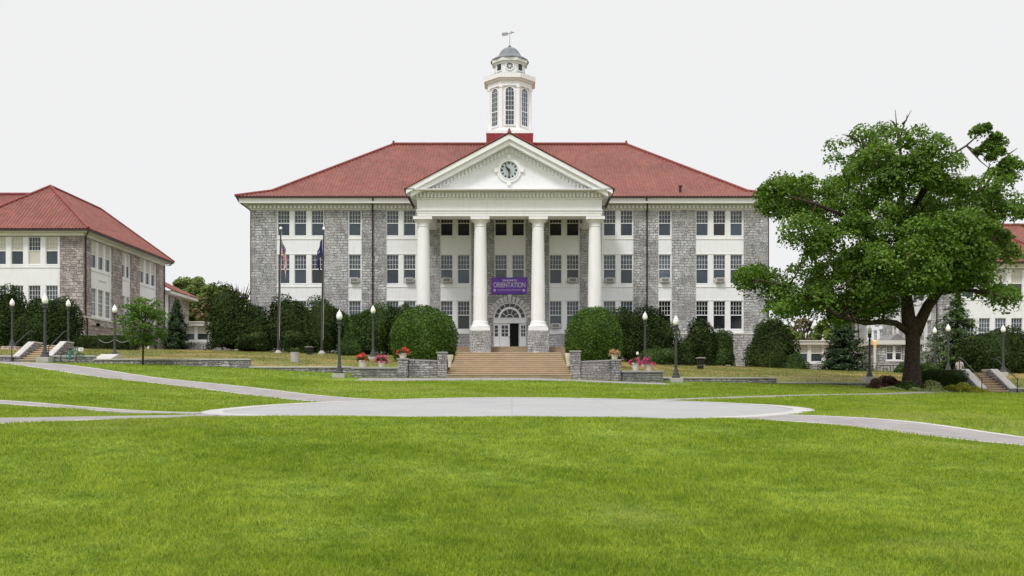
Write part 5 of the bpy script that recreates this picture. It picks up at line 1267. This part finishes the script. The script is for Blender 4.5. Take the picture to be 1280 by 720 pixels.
bedplant('variegated grassy plant right of the trunk, before the hedge', 1150, 1184, 480, 495, 50.8, VARIE, 2600, .13, 36, amp=.35)
bedplant('golden yellow shrub at the right of the tree bed', 1187, 1211, 482, 496, 51.4, GOLDL, 2600, .10, 37, amp=.35)
bedplant('golden yellow shrub beside the foot of the right steps', 1209, 1228, 487, 497, 51.8, GOLDL, 2200, .10, 38, amp=.35)
bd = MB(); cxb, cyb = X(1160, 52.5), 52.5; n = 40; V = [(cxb, cyb, gz(cxb, cyb) + .12)] + [(cxb + 3.6 * math.cos(a), cyb + 2.0 * math.sin(a), gz(cxb + 3.6 * math.cos(a), cyb + 2.0 * math.sin(a)) + .03) for a in np.linspace(0, 2 * math.pi, n, endpoint=False)]
bd.add(V, [(0, 1 + i, 1 + (i + 1) % n) for i in range(n)]); structure(bd.build('mulch_bed', SOIL))
# mulch under the hall shrubs
# conifers
def conifer(name, label, px, hw, yt, yb, D, m, n, seed, layers=11, size=.3, droop=.25, trunk_vis=.0):
    b = P(px, yb, D); h = Z(yt, D) - b[2]; R = hw * D / F; e = empty(name, b, label, 'tree', 'conifers by the links'); r = np.random.RandomState(seed)
    mt = MB(); mt.tube([(b[0], b[1], b[2] - .3), (b[0], b[1], b[2] + h * .97)], [h * .018 + .05, .02], 8); mt.build('trunk', BARK, e)
    Pp = []; Nn = []
    nb = int(layers * 9)
    for k in range(nb):
        t = (k + .5) / nb; t = t ** 1.0; zc = .04 + .95 * t; a = k * 2.399 + r.rand(); ln = R * (1 - zc) ** .85 * (.75 + .4 * r.rand()) + .08
        q = max(8, int(n / nb * (1.6 * (1 - t) + .25))); s = r.rand(q) ** .7; spread = .30 * ln * (.3 + s * .8)
        x = np.cos(a) * s * ln + r.normal(0, 1, q) * spread * .5; y = np.sin(a) * s * ln + r.normal(0, 1, q) * spread * .5
        z = zc * h - droop * s ** 1.3 * ln * .7 + .16 * ln * s ** 3 + r.normal(0, .06 + .02 * ln, q)
        Pp.append(np.stack([b[0] + x, b[1] + y, b[2] + z], 1)); nn = np.stack([np.cos(a) * np.ones(q) * .4, np.sin(a) * np.ones(q) * .4, np.ones(q)], 1); Nn.append(nn)
    V, Fq = leaves(np.concatenate(Pp), np.concatenate(Nn), size, aspect=.32, jitter=.35); add_leaf_obj('crown', V, Fq, m, e); return e
conifer('narrow_conifer', 'narrow dark conifer beside the young staked tree', 221, 19, 374, 437.5, 80, SPRUCE, 7000, 41, 14, .26)
conifer('spruce_tree', 'wide layered spruce in front of the low link right of the hall', 1055, 36, 389, 464, 80, SPRUCE, 9000, 42, 10, .32, .35)
conifer('hemlock_tree', 'loose tall hemlock right of the thick trunk, before the right building', 1197, 54, 368, 466, 82, GREEN, 9000, 43, 11, .34, .4)

# generic leafy tree: trunk, limbs and clumps of leaves
def limb_tubes(e, specs, m=BARK, name='trunk'):
    mb = MB()
    for pts, rad in specs: mb.tube(pts, rad, 10)
    o = mb.build(name, m, e, True); return o
def clump_leaves(centres, radii, nper, size, r, flat=.55, jitter=.55, upper=.25):
    Pp = []; Nn = []
    for c, rad in zip(centres, radii):
        q = int(nper * (.7 + .6 * r.rand())); U = r.normal(0, 1, (q, 3)); U /= np.linalg.norm(U, axis=1, keepdims=True); U[:, 2] = np.where((U[:, 2] < 0) & (r.rand(q) > upper), -U[:, 2], U[:, 2])
        rr = rad * (.55 + .5 * r.rand(q)); Q = U * rr[:, None]; Q[:, 2] *= flat; Q[:, 2] -= .18 * (Q[:, 0] ** 2 + Q[:, 1] ** 2) / max(rad, .1)
        Pp.append(c + Q); nn = U.copy(); nn[:, 2] = np.abs(nn[:, 2]) + .55; Nn.append(nn / np.linalg.norm(nn, axis=1, keepdims=True))
    return leaves(np.concatenate(Pp), np.concatenate(Nn), size, aspect=.75, jitter=jitter, droop=.4)

# young staked tree on the lawn
yt_ = empty('young_tree', (X(178.5, 55.2), 55.2, gz(X(178.5, 55.2), 55.2)), 'slender young tree with thin trunk on the lawn by the low wall', 'tree')
r = np.random.RandomState(61); bx_, by_ = X(178.5, 55.2), 55.2; zg_ = gz(bx_, by_)
sp_ = [([(bx_, by_, zg_ - .2), (bx_ + .02, by_, Z(430, 55.2)), (X(180, 55), by_, Z(400, 55.2)), (X(181, 55), by_, Z(378, 55.2))], [.06, .05, .035, .012])]
cs = []; rd = []
for k in range(140):
    y = 374 + 57 * r.rand() ** .85; hw_ = 27 * math.sin(math.pi * min(1, max(0.06, (y - 366) / 74))) ** .8; px = 181 + hw_ * (2 * r.rand() - 1) - 1; cs.append(np.array([X(px, 55.2), by_ + (r.rand() * 2 - 1) * hw_ * .045, Z(y, 55.2)])); rd.append(.26 + .16 * r.rand())
for k in range(16):
    c = cs[k * 5]; zz = max(Z(432, 55.2), c[2] - .5); sp_.append(([(bx_ + .03, by_, zz), tuple((np.array([bx_ + .03, by_, zz]) + c) / 2 + np.array([0, 0, .1])), tuple(c)], [.02, .014, .006]))
limb_tubes(yt_, sp_); V, Fq = clump_leaves(cs, rd, 40, .125, r); add_leaf_obj('crown', V, Fq, YOUNG, yt_)

# far trees
def far_tree(label, px, hw, yt, yb, D, m, seed, ncl=70, nper=60, size=.5, bare=0):
    b = (X(px, D), D, 3.0 + EYE); e = empty('far_tree', b, label, 'tree', 'trees far behind the buildings'); r = np.random.RandomState(seed); cs = []; rd = []
    zt, zb = Z(yt, D), Z(yb, D); zc = (zt + zb) / 2; R = hw * D / F; H = (zt - zb) / 2
    for k in range(ncl):
        U = r.normal(0, 1, 3); U /= np.linalg.norm(U); q = (.45 + .55 * r.rand() ** .5); cs.append(np.array([b[0] + U[0] * R * q, D + U[1] * R * q, zc + U[2] * H * q])); rd.append(R * (.13 + .11 * r.rand()))
    sp_ = [([b, (b[0] + .2, D, zb + H * .3), (b[0], D, zc + H * .6)], [.35, .28, .08])]
    for k in range(min(18, ncl)): c = cs[k]; st = (b[0] + .1, D, zb + H * (.1 + .8 * r.rand())); sp_.append(([st, tuple((np.array(st) + c) / 2 + np.array([0, 0, .3])), tuple(c)], [.14, .08, .02]))
    for k in range(bare):
        a = r.rand() * 6.28; st = np.array([b[0] + R * .4 * math.cos(a), D, zc + H * .2]); en = st + np.array([R * .7 * math.cos(a), 0, H * (.7 + .5 * r.rand())]); sp_.append(([tuple(st), tuple(en)], [.1, .015]))
    limb_tubes(e, sp_); V, Fq = clump_leaves(cs, rd, nper, size, r, .8); add_leaf_obj('crown', V, Fq, m, e)
far_tree('green tree beyond the end of the left building', 238, 34, 349, 422, 128, FARG, 71, 260, 100, .3)
far_tree('yellowish green tree in the gap between left building and hall', 272, 26, 356, 418, 124, FARG, 72, 220, 100, .3)
far_tree('rusty half bare tree beside the left corner of the hall', 262, 20, 372, 420, 122, FARB, 73, 45, 40, .4, 10)
far_tree('bare twiggy tree top peeking out left of the hall', 300, 16, 362, 410, 122, FARB, 74, 14, 22, .3, 22)
far_tree('rusty tree in the gap right of the hall', 1004, 24, 400, 440, 130, FARB, 75, 50, 40, .4, 8)
far_tree('light green tree behind the spruce right of the hall', 1040, 26, 400, 440, 126, FARG, 76, 70, 70, .4, 4)
far_tree('green tree far behind the spruce, mostly hidden', 985, 18, 408, 440, 126, FARG, 77, 40, 40, .4, 2)

# ------------------------------------------------------------------ the big tree
TD = 52.5; tx, tz = X(1139, TD), Z(482, TD)
bt = empty('shade_tree', (tx, TD, tz), 'big spreading leafy shade tree with thick dark trunk at the right of the lawn', 'tree')
r = np.random.RandomState(91)
def tp(px, py, dd=0.0): return P(px, py, TD + dd)
specs = [([(tx, TD, tz - .5), tp(1139.5, 478), tp(1140, 455), tp(1141, 430), tp(1141, 408), tp(1140, 396)], [.74, .54, .42, .385, .41, .36]),
         ([tp(1137, 410), tp(1135, 392), tp(1133, 370, .3), tp(1126, 335, .8), tp(1124, 290, 1.0), tp(1128, 240, .6), tp(1126, 200, .2), tp(1124, 165)], [.40, .36, .30, .26, .22, .16, .09, .03]),
         ([tp(1144, 418), tp(1152, 398, -.2), tp(1160, 382, -.4), tp(1172, 366, -.8), tp(1196, 348, -1.4), tp(1226, 322, -2), tp(1248, 290, -2.2)], [.34, .31, .29, .26, .2, .13, .05]),
         ([tp(1136, 416), tp(1120, 404, -.4), tp(1104, 402, -1.0), tp(1082, 404, -1.6), tp(1050, 396, -2.2), tp(1018, 376, -2.6), tp(985, 358, -2.8), tp(950, 350, -3)], [.2, .17, .15, .13, .11, .08, .05, .02]),
         ([tp(1172, 366, -.8), tp(1190, 330, .6), tp(1206, 285, 1.6), tp(1222, 240, 2), tp(1238, 205, 2.2)], [.2, .17, .13, .08, .03]),
         ([tp(1126, 335, .8), tp(1095, 300, -.6), tp(1060, 272, -1.6), tp(1020, 255, -2.4), tp(985, 245, -2.6)], [.2, .16, .12, .07, .03]),
         ([tp(1133, 370, .3), tp(1100, 345, 2), tp(1062, 322, 3.2), tp(1020, 305, 3.6)], [.2, .15, .1, .03]),
         ([tp(1124, 290, 1), tp(1148, 250, -1.2), tp(1162, 215, -2), tp(1166, 185, -2.2)], [.17, .13, .08, .03]),
         ([tp(1128, 240, .6), tp(1100, 205, .4), tp(1085, 180, .2)], [.12, .08, .02]),
         ([tp(1172, 366, -.8), tp(1205, 362, -2.5), tp(1236, 366, -3.4), tp(1262, 374, -3.8)], [.16, .11, .07, .02]),
         ([tp(1150, 250, -1), tp(1180, 200, .3), tp(1208, 182, .6), tp(1228, 164, .6), tp(1240, 157, .6)], [.1, .07, .05, .03, .012]),
         ([tp(1226, 240, 2), tp(1248, 208, 1.6), tp(1262, 192, 1.4), tp(1272, 185, 1.4)], [.08, .06, .04, .015]),
         ([tp(1206, 285, 1.6), tp(1235, 262, 2), tp(1262, 262, 2.2), tp(1282, 268, 2.2)], [.1, .08, .05, .02])]
for (a, b_, c) in (((1124, 185), (1121, 160), (1119, 137)), ((1124, 178), (1130, 155), (1139, 138)), ((1121, 160), (1116, 152), (1112, 150)), ((1150, 205), (1155, 178), (1157, 158)), ((1128, 155), (1133, 150), (1134, 143)), ((1075, 178), (1062, 170), (1052, 168))):
    specs.append(([tp(*a), tp(*b_), tp(*c)], [.06, .04, .012]))
BL = [(955, 352, 34, 15), (930, 346, 11, 10), (1000, 377, 42, 19), (985, 250, 34, 24), (985, 250, 34, 24), (965, 242, 16, 12), (960, 258, 14, 10), (1012, 300, 34, 22), (1030, 340, 42, 22), (1040, 255, 45, 36), (1075, 195, 36, 26), (1098, 174, 26, 16), (1118, 205, 50, 36), (1150, 190, 28, 18),
      (1172, 215, 30, 30), (1176, 255, 46, 36), (1120, 275, 56, 38), (1062, 305, 46, 32), (1150, 320, 54, 38), (1196, 300, 46, 38), (1226, 270, 30, 30), (1238, 318, 30, 28), (1222, 358, 36, 19), (1250, 377, 17, 9), (1130, 362, 46, 22), (1078, 382, 36, 20), (1062, 398, 24, 9), (1010, 385, 36, 13), (1090, 375, 30, 18), (1045, 370, 36, 18), (975, 372, 20, 12),
      (1245, 203, 15, 17), (1234, 190, 11, 9), (1224, 160, 11, 6), (1264, 205, 12, 9), (1254, 222, 14, 12), (1240, 178, 10, 8), (1256, 262, 18, 17), (1188, 345, 38, 20), (1096, 345, 42, 24), (992, 230, 20, 12), (1276, 270, 8, 12), (1240, 240, 18, 20), (1205, 325, 30, 24)]
cs = []; rd = []
for (bx2, by2, rx2, ry2) in BL:
    k = max(4, int(rx2 * ry2 / (46 if by2 > 330 and bx2 < 1110 else 64))); ctr = 1.0 - min(1, math.hypot((bx2 - 1110) / 180, (by2 - 285) / 140)); base_d = (r.rand() - .5) * 2 * (1.2 + 4.6 * ctr ** .6)
    if r.rand() < .35: base_d = -abs(base_d)
    for i in range(k):
        a = r.rand() * 6.283; q = math.sqrt(r.rand()); px, py = bx2 + rx2 * q * math.cos(a), by2 + ry2 * q * math.sin(a)
        dd = base_d + (r.rand() - .5) * rx2 * .07; rad_ = (.50 + .48 * r.rand()) * (1.0 if rx2 > 15 else .6)
        cs.append(np.array(tp(px, py, dd))); rd.append(rad_)
for i in range(80):     # the far and near faces of the crown
    U = r.normal(0, 1, 3); U /= np.linalg.norm(U); c = np.array(tp(1118, 290)) + U * np.array([5.0, 5.4, 3.8]) * (.75 + .25 * r.rand()); cs.append(c); rd.append(.5 + .35 * r.rand())
for k in range(0, len(cs), 6):     # twigs that carry the clumps
    c = cs[k]; best = min((np.linalg.norm(np.array(p_) - c), p_) for s_ in specs[1:13] for p_ in s_[0]); p_ = np.array(best[1]); specs.append(([tuple(p_), tuple((p_ + c) / 2 + np.array([0, 0, -.12])), tuple(c)], [.05, .03, .01]))
limb_tubes(bt, specs); V, Fq = clump_leaves(cs, rd, 200, .16, r, .82, .55, .25); add_leaf_obj('crown', V, Fq, MAPLE, bt)

# ------------------------------------------------------------------ flower pots
def pot(label, px, yt_pot, yb, D, hw, fm, seed, fl_top, green=GREEN, n=420):
    b = P(px, yb, D); h = Z(yt_pot, D) - b[2]; w = hw * D / F; e = empty('flower_pot', b, label, 'flower pot', 'flower pots by the main steps')
    m = MB(); m.lathe([(w * .62, b[2]), (w * .66, b[2] + h * .08), (w * .88, b[2] + h * .8), (w * 1.0, b[2] + h * .82), (w * 1.02, b[2] + h), (w * .9, b[2] + h), (w * .85, b[2] + h * .9)], b[0], b[1], 20); m.build('pot', POT, e)
    r = np.random.RandomState(seed); ht = Z(fl_top, D) - b[2] - h
    def cl(k, s, lo): 
        U = r.normal(0, 1, (k, 3)); U /= np.linalg.norm(U, axis=1, keepdims=True); U[:, 2] = np.abs(U[:, 2]) - .12; q = (lo + (1 - lo) * r.rand(k))[:, None]; return np.array([b[0], b[1], b[2] + h]) + U * q * np.array([w * 1.3, w * 1.3, ht]), U
    Pp, U = cl(n, .1, .2); V, Fq = leaves(Pp, U + np.array([0, 0, .4]), .11); add_leaf_obj('leaves', V, Fq, green, e)
    # blossoms gathered in heads
    hd, U = cl(16, .1, .85); Pp = np.repeat(hd, 26, 0) + r.normal(0, .055, (16 * 26, 3)); V, Fq = leaves(Pp, np.repeat(U, 26, 0), .075, .9, 1.0); add_leaf_obj('blossoms', V, Fq, fm, e)
    return e
pot('cream pot of red geraniums, left end of the left planter box', 453.5, 450.5, 459, 55.5, 6.2, REDF, 1, 441.5)
pot('cream pot of pink petunias, right of the red geraniums on the planter box', 476.5, 451.5, 459, 55.7, 5.2, PINKF, 2, 443)
pot('cream pot of red and orange flowers on the pier left of the main steps', 503.6, 441.5, 448.6, 55.1, 5.6, REDF, 3, 434.5)
pot('cream pot of withered tan flowers on the pier right of the main steps', 768.3, 442.8, 450.2, 55.1, 4.8, TANF, 4, 437.5, FARB)
pot('cream pot of pink flowers, left of two on the right planter box', 794.5, 453.5, 463.3, 55.5, 5.6, PINKF, 5, 445.5)
pot('cream pot of pink and red flowers, right of two on the right planter box', 810.8, 454.5, 463.3, 55.9, 5.8, PINKF, 6, 446)
def small_pot(label, px, yt_, yb, D, hw):
    b = P(px, yb, D); w = hw * D / F; h = Z(yt_, D) - b[2]; e = empty('stone_urn', b, label, 'urn', 'pale urns beside the main steps'); m = MB()
    m.lathe([(w * .6, b[2] - .3), (w * .6, b[2] + h * .1), (w * .95, b[2] + h * .8), (w, b[2] + h), (w * .85, b[2] + h), (w * .8, b[2] + h * .9)], b[0], b[1], 18); m.build('urn_body', POT, e); m = MB(); m.lathe([(w * .81, b[2] + h * .86), (0.01, b[2] + h * .9)], b[0], b[1], 18, cap=False); m.build('soil', SOIL, e)
small_pot('pale urn half hidden behind the pier left of the steps', 562.6, 443.5, 453, 58.5, 4.2)
small_pot('pale urn half hidden behind the pier right of the steps', 710.0, 441.5, 452, 58.5, 4.0)

# concrete bin with two little bushes, floodlights, path light
D = 60.5; b = P(368.6, 453.0, D); e = empty('concrete_planter', b, 'round concrete tub with two small dark balls of foliage on the dry bank', 'planter'); s_ = D / F
m = MB(); m.lathe([(5.2 * s_, b[2] - .3), (5.4 * s_, Z(441.4, D)), (5.7 * s_, Z(441.3, D)), (5.7 * s_, Z(440.2, D)), (4.9 * s_, Z(440.2, D)), (4.7 * s_, Z(441.5, D))], b[0], b[1], 20); m.build('tub', CONC, e)
m = MB(); m.lathe([(4.75 * s_, Z(441.2, D)), (.01, Z(441.0, D))], b[0], b[1], 20, cap=False); m.build('soil', SOIL, e)
for px in (365.4, 371.6):
    q = np.random.RandomState(int(px)); U = q.normal(0, 1, (380, 3)); U /= np.linalg.norm(U, axis=1, keepdims=True); V, Fq = leaves(np.array(P(px, 437.9, D)) + U * .16, U, .07); add_leaf_obj('foliage', V, Fq, GREEN, e)
def floodlight(label, px, yt_, yb, D, w):
    b = P(px, yb, D); e = empty('floodlight', b, label, 'floodlight', 'ground floodlights aimed at the hall'); h = Z(yt_, D) - b[2]; w = w * D / F
    m = MB(); m.hexa([(b[0] - w, D - .3, b[2] + h * .15), (b[0] + w, D - .3, b[2] + h * .15), (b[0] + w * .9, D + .3, b[2] + h * .4), (b[0] - w * .9, D + .3, b[2] + h * .4)], [(b[0] - w, D - .35, b[2] + h * .75), (b[0] + w, D - .35, b[2] + h * .75), (b[0] + w * .9, D + .28, b[2] + h * .9), (b[0] - w * .9, D + .28, b[2] + h * .9)]); m.build('lamp_housing', BLACK, e, bevel=.02)
    m = MB(); m.box(b[0] - w * 1.05, b[0] + w * 1.05, D - .42, D + .34, b[2] + h * .905, b[2] + h); m.build('hood', CONC, e)
    m = MB(); m.box(b[0] - w * .7, b[0] - w * .55, D - .05, D + .05, b[2] - .4, b[2] + h * .5); m.box(b[0] + w * .55, b[0] + w * .7, D - .05, D + .05, b[2] - .4, b[2] + h * .5); m.box(b[0] - w * .72, b[0] + w * .72, D - .2, D + .2, b[2] - .3, b[2] + .02); m.build('bracket', BLACK, e)
floodlight('black ground floodlight with pale hood left of the right flagpole', 387, 433.5, 440.5, 73, 4.2)
floodlight('black ground floodlight with pale hood right of the lamps, before dark shrubs', 875.5, 447, 457.8, 69, 4.6)
b = P(796.8, 452, 66); e = empty('path_light', b, 'small white topped post light behind the right flower pots', 'path light'); m = MB(); m.tube([(b[0], b[1], b[2] - .3), (b[0], b[1], Z(443.5, 66))], .035, 8); m.build('stake', BLACK, e); m = MB(); m.lathe([(.07, Z(443.5, 66)), (.09, Z(442.5, 66)), (.085, Z(440.2, 66)), (.03, Z(439.8, 66))], b[0], b[1], 12); m.build('light_head', GLOBE, e)
# little chain posts by the hedge and the white sapling stake
cp = [P(122.8, 436.5, 72), P(143.4, 436, 72), P(163, 436.5, 72)]
e = empty('chain_barrier', cp[0], 'thin chain strung between short posts in front of the left hedge', 'chain'); 
for c in cp: m = MB(); m.tube([(c[0], c[1], c[2] - .3), (c[0], c[1], c[2] + .85)], .04, 8); m.build('chain_post', BLACK, e)
m = MB()
for a, c in zip(cp[:-1], cp[1:]): m.tube([(a[0] + (c[0] - a[0]) * t, a[1], a[2] + .78 - .3 * 4 * t * (1 - t)) for t in np.linspace(0, 1, 9)], .014, 5)
m.build('chain', GOLD if False else CONC, e)
for px, mm, lab, w, yt_ in ((185.5, GLOBE, 'thin white post at the left building wall behind the young tree', .07, 424), (194.3, BLACK, 'short dark bollard by the left building behind the young tree', .11, 427.5)):
    b = P(px, 437.5, 79); m = MB(); m.lathe([(w, b[2] - .3), (w, Z(yt_, 79) - .05), (w * .5, Z(yt_, 79))], b[0], b[1], 10); tag(m.build('bollard', mm), lab, 'bollard', kind='thing')
# basement entry of the left building, wall lantern of the right porch
b = P(1093.5, 429, 84); e = empty('wall_lantern', b, 'glowing amber lantern on the corner of the small stone porch', 'lantern'); m = MB(); m.lathe([(.05, b[2] - .3), (.16, b[2] - .2), (.2, b[2] + .15), (.08, b[2] + .28)], b[0], b[1], 10)
ml, nt, bb, oo = new_mat('lantern_glow'); bb.inputs['Base Color'].default_value = (.8, .5, .2, 1); bb.inputs['Emission Color'].default_value = (1, .55, .2, 1); bb.inputs['Emission Strength'].default_value = .25
m.build('lantern_glass', ml, e); m = MB(); m.box(b[0] - .05, b[0] + .05, b[1], 84.5, b[2] + .1, b[2] + .2); m.tube([(b[0], b[1], b[2] - .28), (b[0], b[1], gz(b[0], 84))], .12, 10); m.build('lantern_post', SOFFIT, e)

# ------------------------------------------------------------------ bicycle by the left wall
bD = 56.3; bb_ = (X(91, bD), bD, gz(X(91, bD), bD)); e = empty('bicycle', bb_, 'small teal bicycle leaning on the low wall near the left steps', 'bicycle', rz=math.radians(58))
def wheel(cx):
    m = MB(); R0 = .29
    pts = [(cx + R0 * math.cos(t), 0, .31 + R0 * math.sin(t)) for t in np.linspace(0, 2 * math.pi, 25)]; m.tube(pts, .025, 6); o = m.build('tyre', RUBBER); o.parent = e
    m = MB()
    for k in range(8): a = k * math.pi / 8; m.tube([(cx - .28 * math.cos(a), 0, .31 - .28 * math.sin(a)), (cx + .28 * math.cos(a), 0, .31 + .28 * math.sin(a))], .004, 4)
    p2 = [(cx + .265 * math.cos(t), 0, .31 + .265 * math.sin(t)) for t in np.linspace(0, 2 * math.pi, 25)]; m.tube(p2, .012, 5); c = m.build('rim', CONC); c.parent = o
wheel(-.48); wheel(.48)
m = MB()
for a, c in (((-.48, .31), (-.1, .30)), ((-.1, .30), (-.22, .78)), ((-.22, .74), (.32, .78)), ((-.1, .30), (.34, .68)), ((-.48, .31), (-.2, .70)), ((.31, .84), (.48, .31))): m.tube([(a[0], 0, a[1]), (c[0], 0, c[1])], .03, 8)
o = m.build('frame', TEAL); o.parent = e
m = MB(); m.hexa([(-.36, -.09, .80), (-.08, -.04, .80), (-.08, .04, .80), (-.36, .09, .80)], [(-.36, -.1, .86), (-.06, -.04, .85), (-.06, .04, .85), (-.36, .1, .86)]); o = m.build('saddle', RUBBER, bevel=.015); o.parent = e
m = MB(); m.tube([(.31, 0, .84), (.29, 0, .96)], .02, 6); m.tube([(.2, -.26, .98), (.3, -.1, .97), (.3, .1, .97), (.2, .26, .98)], .018, 6); o = m.build('handlebar', BRONZE); o.parent = e
m = MB(); m.box(.34, .60, -.15, .15, .72, .94); o = m.build('basket', GLOBE, bevel=.02); o.parent = e
m = MB(); m.lathe([(.09, -.012), (.09, .012)], 0, 0, 16); m.v = [(-.1 + x, z, .3 + y) for x, y, z in m.v]; o = m.build('crank', BRONZE); o.parent = e

# ------------------------------------------------------------------ the person behind the right steps
pD = 60.2; ph = (X(1199.5, pD), pD, Z(447.2, pD) - 1.73)
pe = empty('person', ph, 'person in a white top and pale jeans walking behind the right steps', 'person', rz=math.radians(118))
def skin_obj(name, verts, edges, rad, m, root=0, sub=2):
    me = bpy.data.meshes.new(name); me.from_pydata(verts, edges, []); me.materials.append(m); o = bpy.data.objects.new(name, me); COL.objects.link(o); o.parent = pe
    sk = o.modifiers.new('skin', 'SKIN'); sk.use_smooth_shade = True
    if not me.skin_vertices: me.attributes.new('skin', 'FLOAT', 'POINT')
    return o, sk
def skinned(name, chain_v, chain_e, rad, m):
    import bmesh
    bm = bmesh.new(); ly = bm.verts.layers.skin.verify(); vs = [bm.verts.new(v) for v in chain_v]
    for a, c in chain_e: bm.edges.new((vs[a], vs[c]))
    for k, v in enumerate(vs): v[ly].radius = (rad[k], rad[k]) if not isinstance(rad[k], tuple) else rad[k]
    vs[0][ly].use_root = True
    me = bpy.data.meshes.new(name); bm.to_mesh(me); bm.free(); me.materials.append(m); o = bpy.data.objects.new(name, me); COL.objects.link(o); o.parent = pe
    sk = o.modifiers.new('skin', 'SKIN'); sk.use_smooth_shade = True; sb = o.modifiers.new('sub', 'SUBSURF'); sb.levels = sb.render_levels = 1; return o
# facing -y locally; slight stride
bv = [(0, 0, .92), (0, .01, 1.08), (0, .015, 1.26), (0, .02, 1.42), (0, .0, 1.50), (0, -.01, 1.56), (0, -.02, 1.65), (0, -.015, 1.71),
      (.10, 0, .88), (.11, -.12, .50), (.11, -.14, .10), (.11, -.27, .04), (-.10, 0, .88), (-.11, .06, .50), (-.11, .24, .12), (-.11, .12, .03),
      (.17, .02, 1.41), (.23, .06, 1.14), (.23, -.04, .92), (-.17, .02, 1.41), (-.23, -.04, 1.14), (-.22, -.18, .95), (.23, -.07, .83), (-.22, -.22, .86)]
be = [(0, 1), (1, 2), (2, 3), (3, 4), (4, 5), (5, 6), (6, 7), (0, 8), (8, 9), (9, 10), (10, 11), (0, 12), (12, 13), (13, 14), (14, 15), (3, 16), (16, 17), (17, 18), (3, 19), (19, 20), (20, 21), (18, 22), (21, 23)]
br = [(.15, .11), (.13, .1), (.15, .11), (.12, .09), .055, .065, .085, .06, .085, .058, .04, .035, .085, .058, .04, .035, .055, .042, .03, .055, .042, .03, .035, .035]
skinned('body', bv, be, br, SKIN)
skinned('shirt', [(0, 0, .90), (0, .01, 1.08), (0, .015, 1.26), (0, .02, 1.43), (.17, .02, 1.41), (.215, .055, 1.2), (-.17, .02, 1.41), (-.215, -.02, 1.2)], [(0, 1), (1, 2), (2, 3), (3, 4), (4, 5), (3, 6), (6, 7)], [(.18, .135), (.165, .13), (.18, .135), (.13, .1), .075, .065, .075, .065], SHIRT)
skinned('jeans', [(0, 0, .95), (.10, 0, .86), (.11, -.12, .50), (.11, -.14, .12), (-.10, 0, .86), (-.11, .06, .50), (-.11, .23, .14)], [(0, 1), (1, 2), (2, 3), (0, 4), (4, 5), (5, 6)], [(.165, .125), .105, .078, .066, .105, .078, .066], JEANS)
m = MB(); m.lathe([(.02, 1.775), (.075, 1.75), (.103, 1.70), (.108, 1.64), (.09, 1.585), (.05, 1.57)], 0, .018, 16); o = m.build('hair', HAIR, smooth=True); o.parent = pe
m = MB(); m.lathe([(.006, 0), (.018, .02), (.006, .045)], 0, 0, 8); m.v = [(x, -.105 - y * .6, 1.635 + z) for x, y, z in m.v]; o = m.build('nose', SKIN); o.parent = pe

# ------------------------------------------------------------------ light, sky, camera
SUN_EL, SUN_AZ = math.radians(52), math.radians(-150)     # azimuth from +y towards +x : behind the camera, to the left
w = bpy.data.worlds.new('World'); sc.world = w; w.use_nodes = True; nt = w.node_tree; nt.nodes.clear()
wo = nt.nodes.new('ShaderNodeOutputWorld'); bg = nt.nodes.new('ShaderNodeBackground'); bg2 = nt.nodes.new('ShaderNodeBackground')
sky = nt.nodes.new('ShaderNodeTexSky'); sky.sky_type = 'NISHITA'; sky.sun_disc = False; sky.sun_elevation = SUN_EL; sky.sun_rotation = SUN_AZ
nt.links.new(sky.outputs[0], bg.inputs[0]); bg.inputs[1].default_value = 0.08
tc = nt.nodes.new('ShaderNodeTexCoord'); sp = nt.nodes.new('ShaderNodeSeparateXYZ'); nt.links.new(tc.outputs['Generated'], sp.inputs[0])
rp = nt.nodes.new('ShaderNodeValToRGB'); el = rp.color_ramp.elements
stops = [(0.0, .90), (0.42, .90), (0.6, 1.35), (1.0, 2.05)]
while len(el) < len(stops): el.new(.5)
for e_, (p_, v_) in zip(el, stops): e_.position = p_; k_ = v_ / 2.3; e_.color = (k_, k_, k_ * 1.003, 1)
nt.links.new(sp.outputs[2], rp.inputs[0])
nz = nt.nodes.new('ShaderNodeTexNoise'); nz.inputs['Scale'].default_value = 1.6; nz.inputs['Detail'].default_value = 4; nt.links.new(tc.outputs['Generated'], nz.inputs[0])
mr = nt.nodes.new('ShaderNodeMapRange'); nt.links.new(nz.outputs[0], mr.inputs[0]); mr.inputs[3].default_value = 2.27; mr.inputs[4].default_value = 2.33
nt.links.new(rp.outputs[0], bg2.inputs[0]); nt.links.new(mr.outputs[0], bg2.inputs[1])
mx = nt.nodes.new('ShaderNodeMixShader'); mx.inputs[0].default_value = 0.96; nt.links.new(bg.outputs[0], mx.inputs[1]); nt.links.new(bg2.outputs[0], mx.inputs[2]); nt.links.new(mx.outputs[0], wo.inputs[0])
sl = bpy.data.lights.new('sun', 'SUN'); sl.energy = 1.9; sl.angle = math.radians(11); sl.color = (1, .97, .93); so_ = bpy.data.objects.new('sun', sl); COL.objects.link(so_)
dv = Vector((math.sin(SUN_AZ) * math.cos(SUN_EL), math.cos(SUN_AZ) * math.cos(SUN_EL), math.sin(SUN_EL))); so_.rotation_euler = dv.to_track_quat('Z', 'Y').to_euler(); so_.location = (0, 0, 60)
cam = bpy.data.cameras.new('camera'); co = bpy.data.objects.new('camera', cam); COL.objects.link(co); co.location = (0, 0, EYE); co.rotation_euler = (math.pi / 2, 0, 0)
cam.sensor_width = 36; cam.lens = 36 * F / 1280; cam.shift_y = (HZ - 360) / 1280; cam.clip_end = 3000; cam.clip_start = .1; sc.camera = co
sc.view_settings.view_transform = 'Standard'; sc.view_settings.look = 'None'; sc.view_settings.exposure = 0; sc.view_settings.gamma = 1
sc.cycles.use_denoising = True; sc.cycles.max_bounces = 6
sc.render.resolution_x = 1024; sc.render.resolution_y = 576
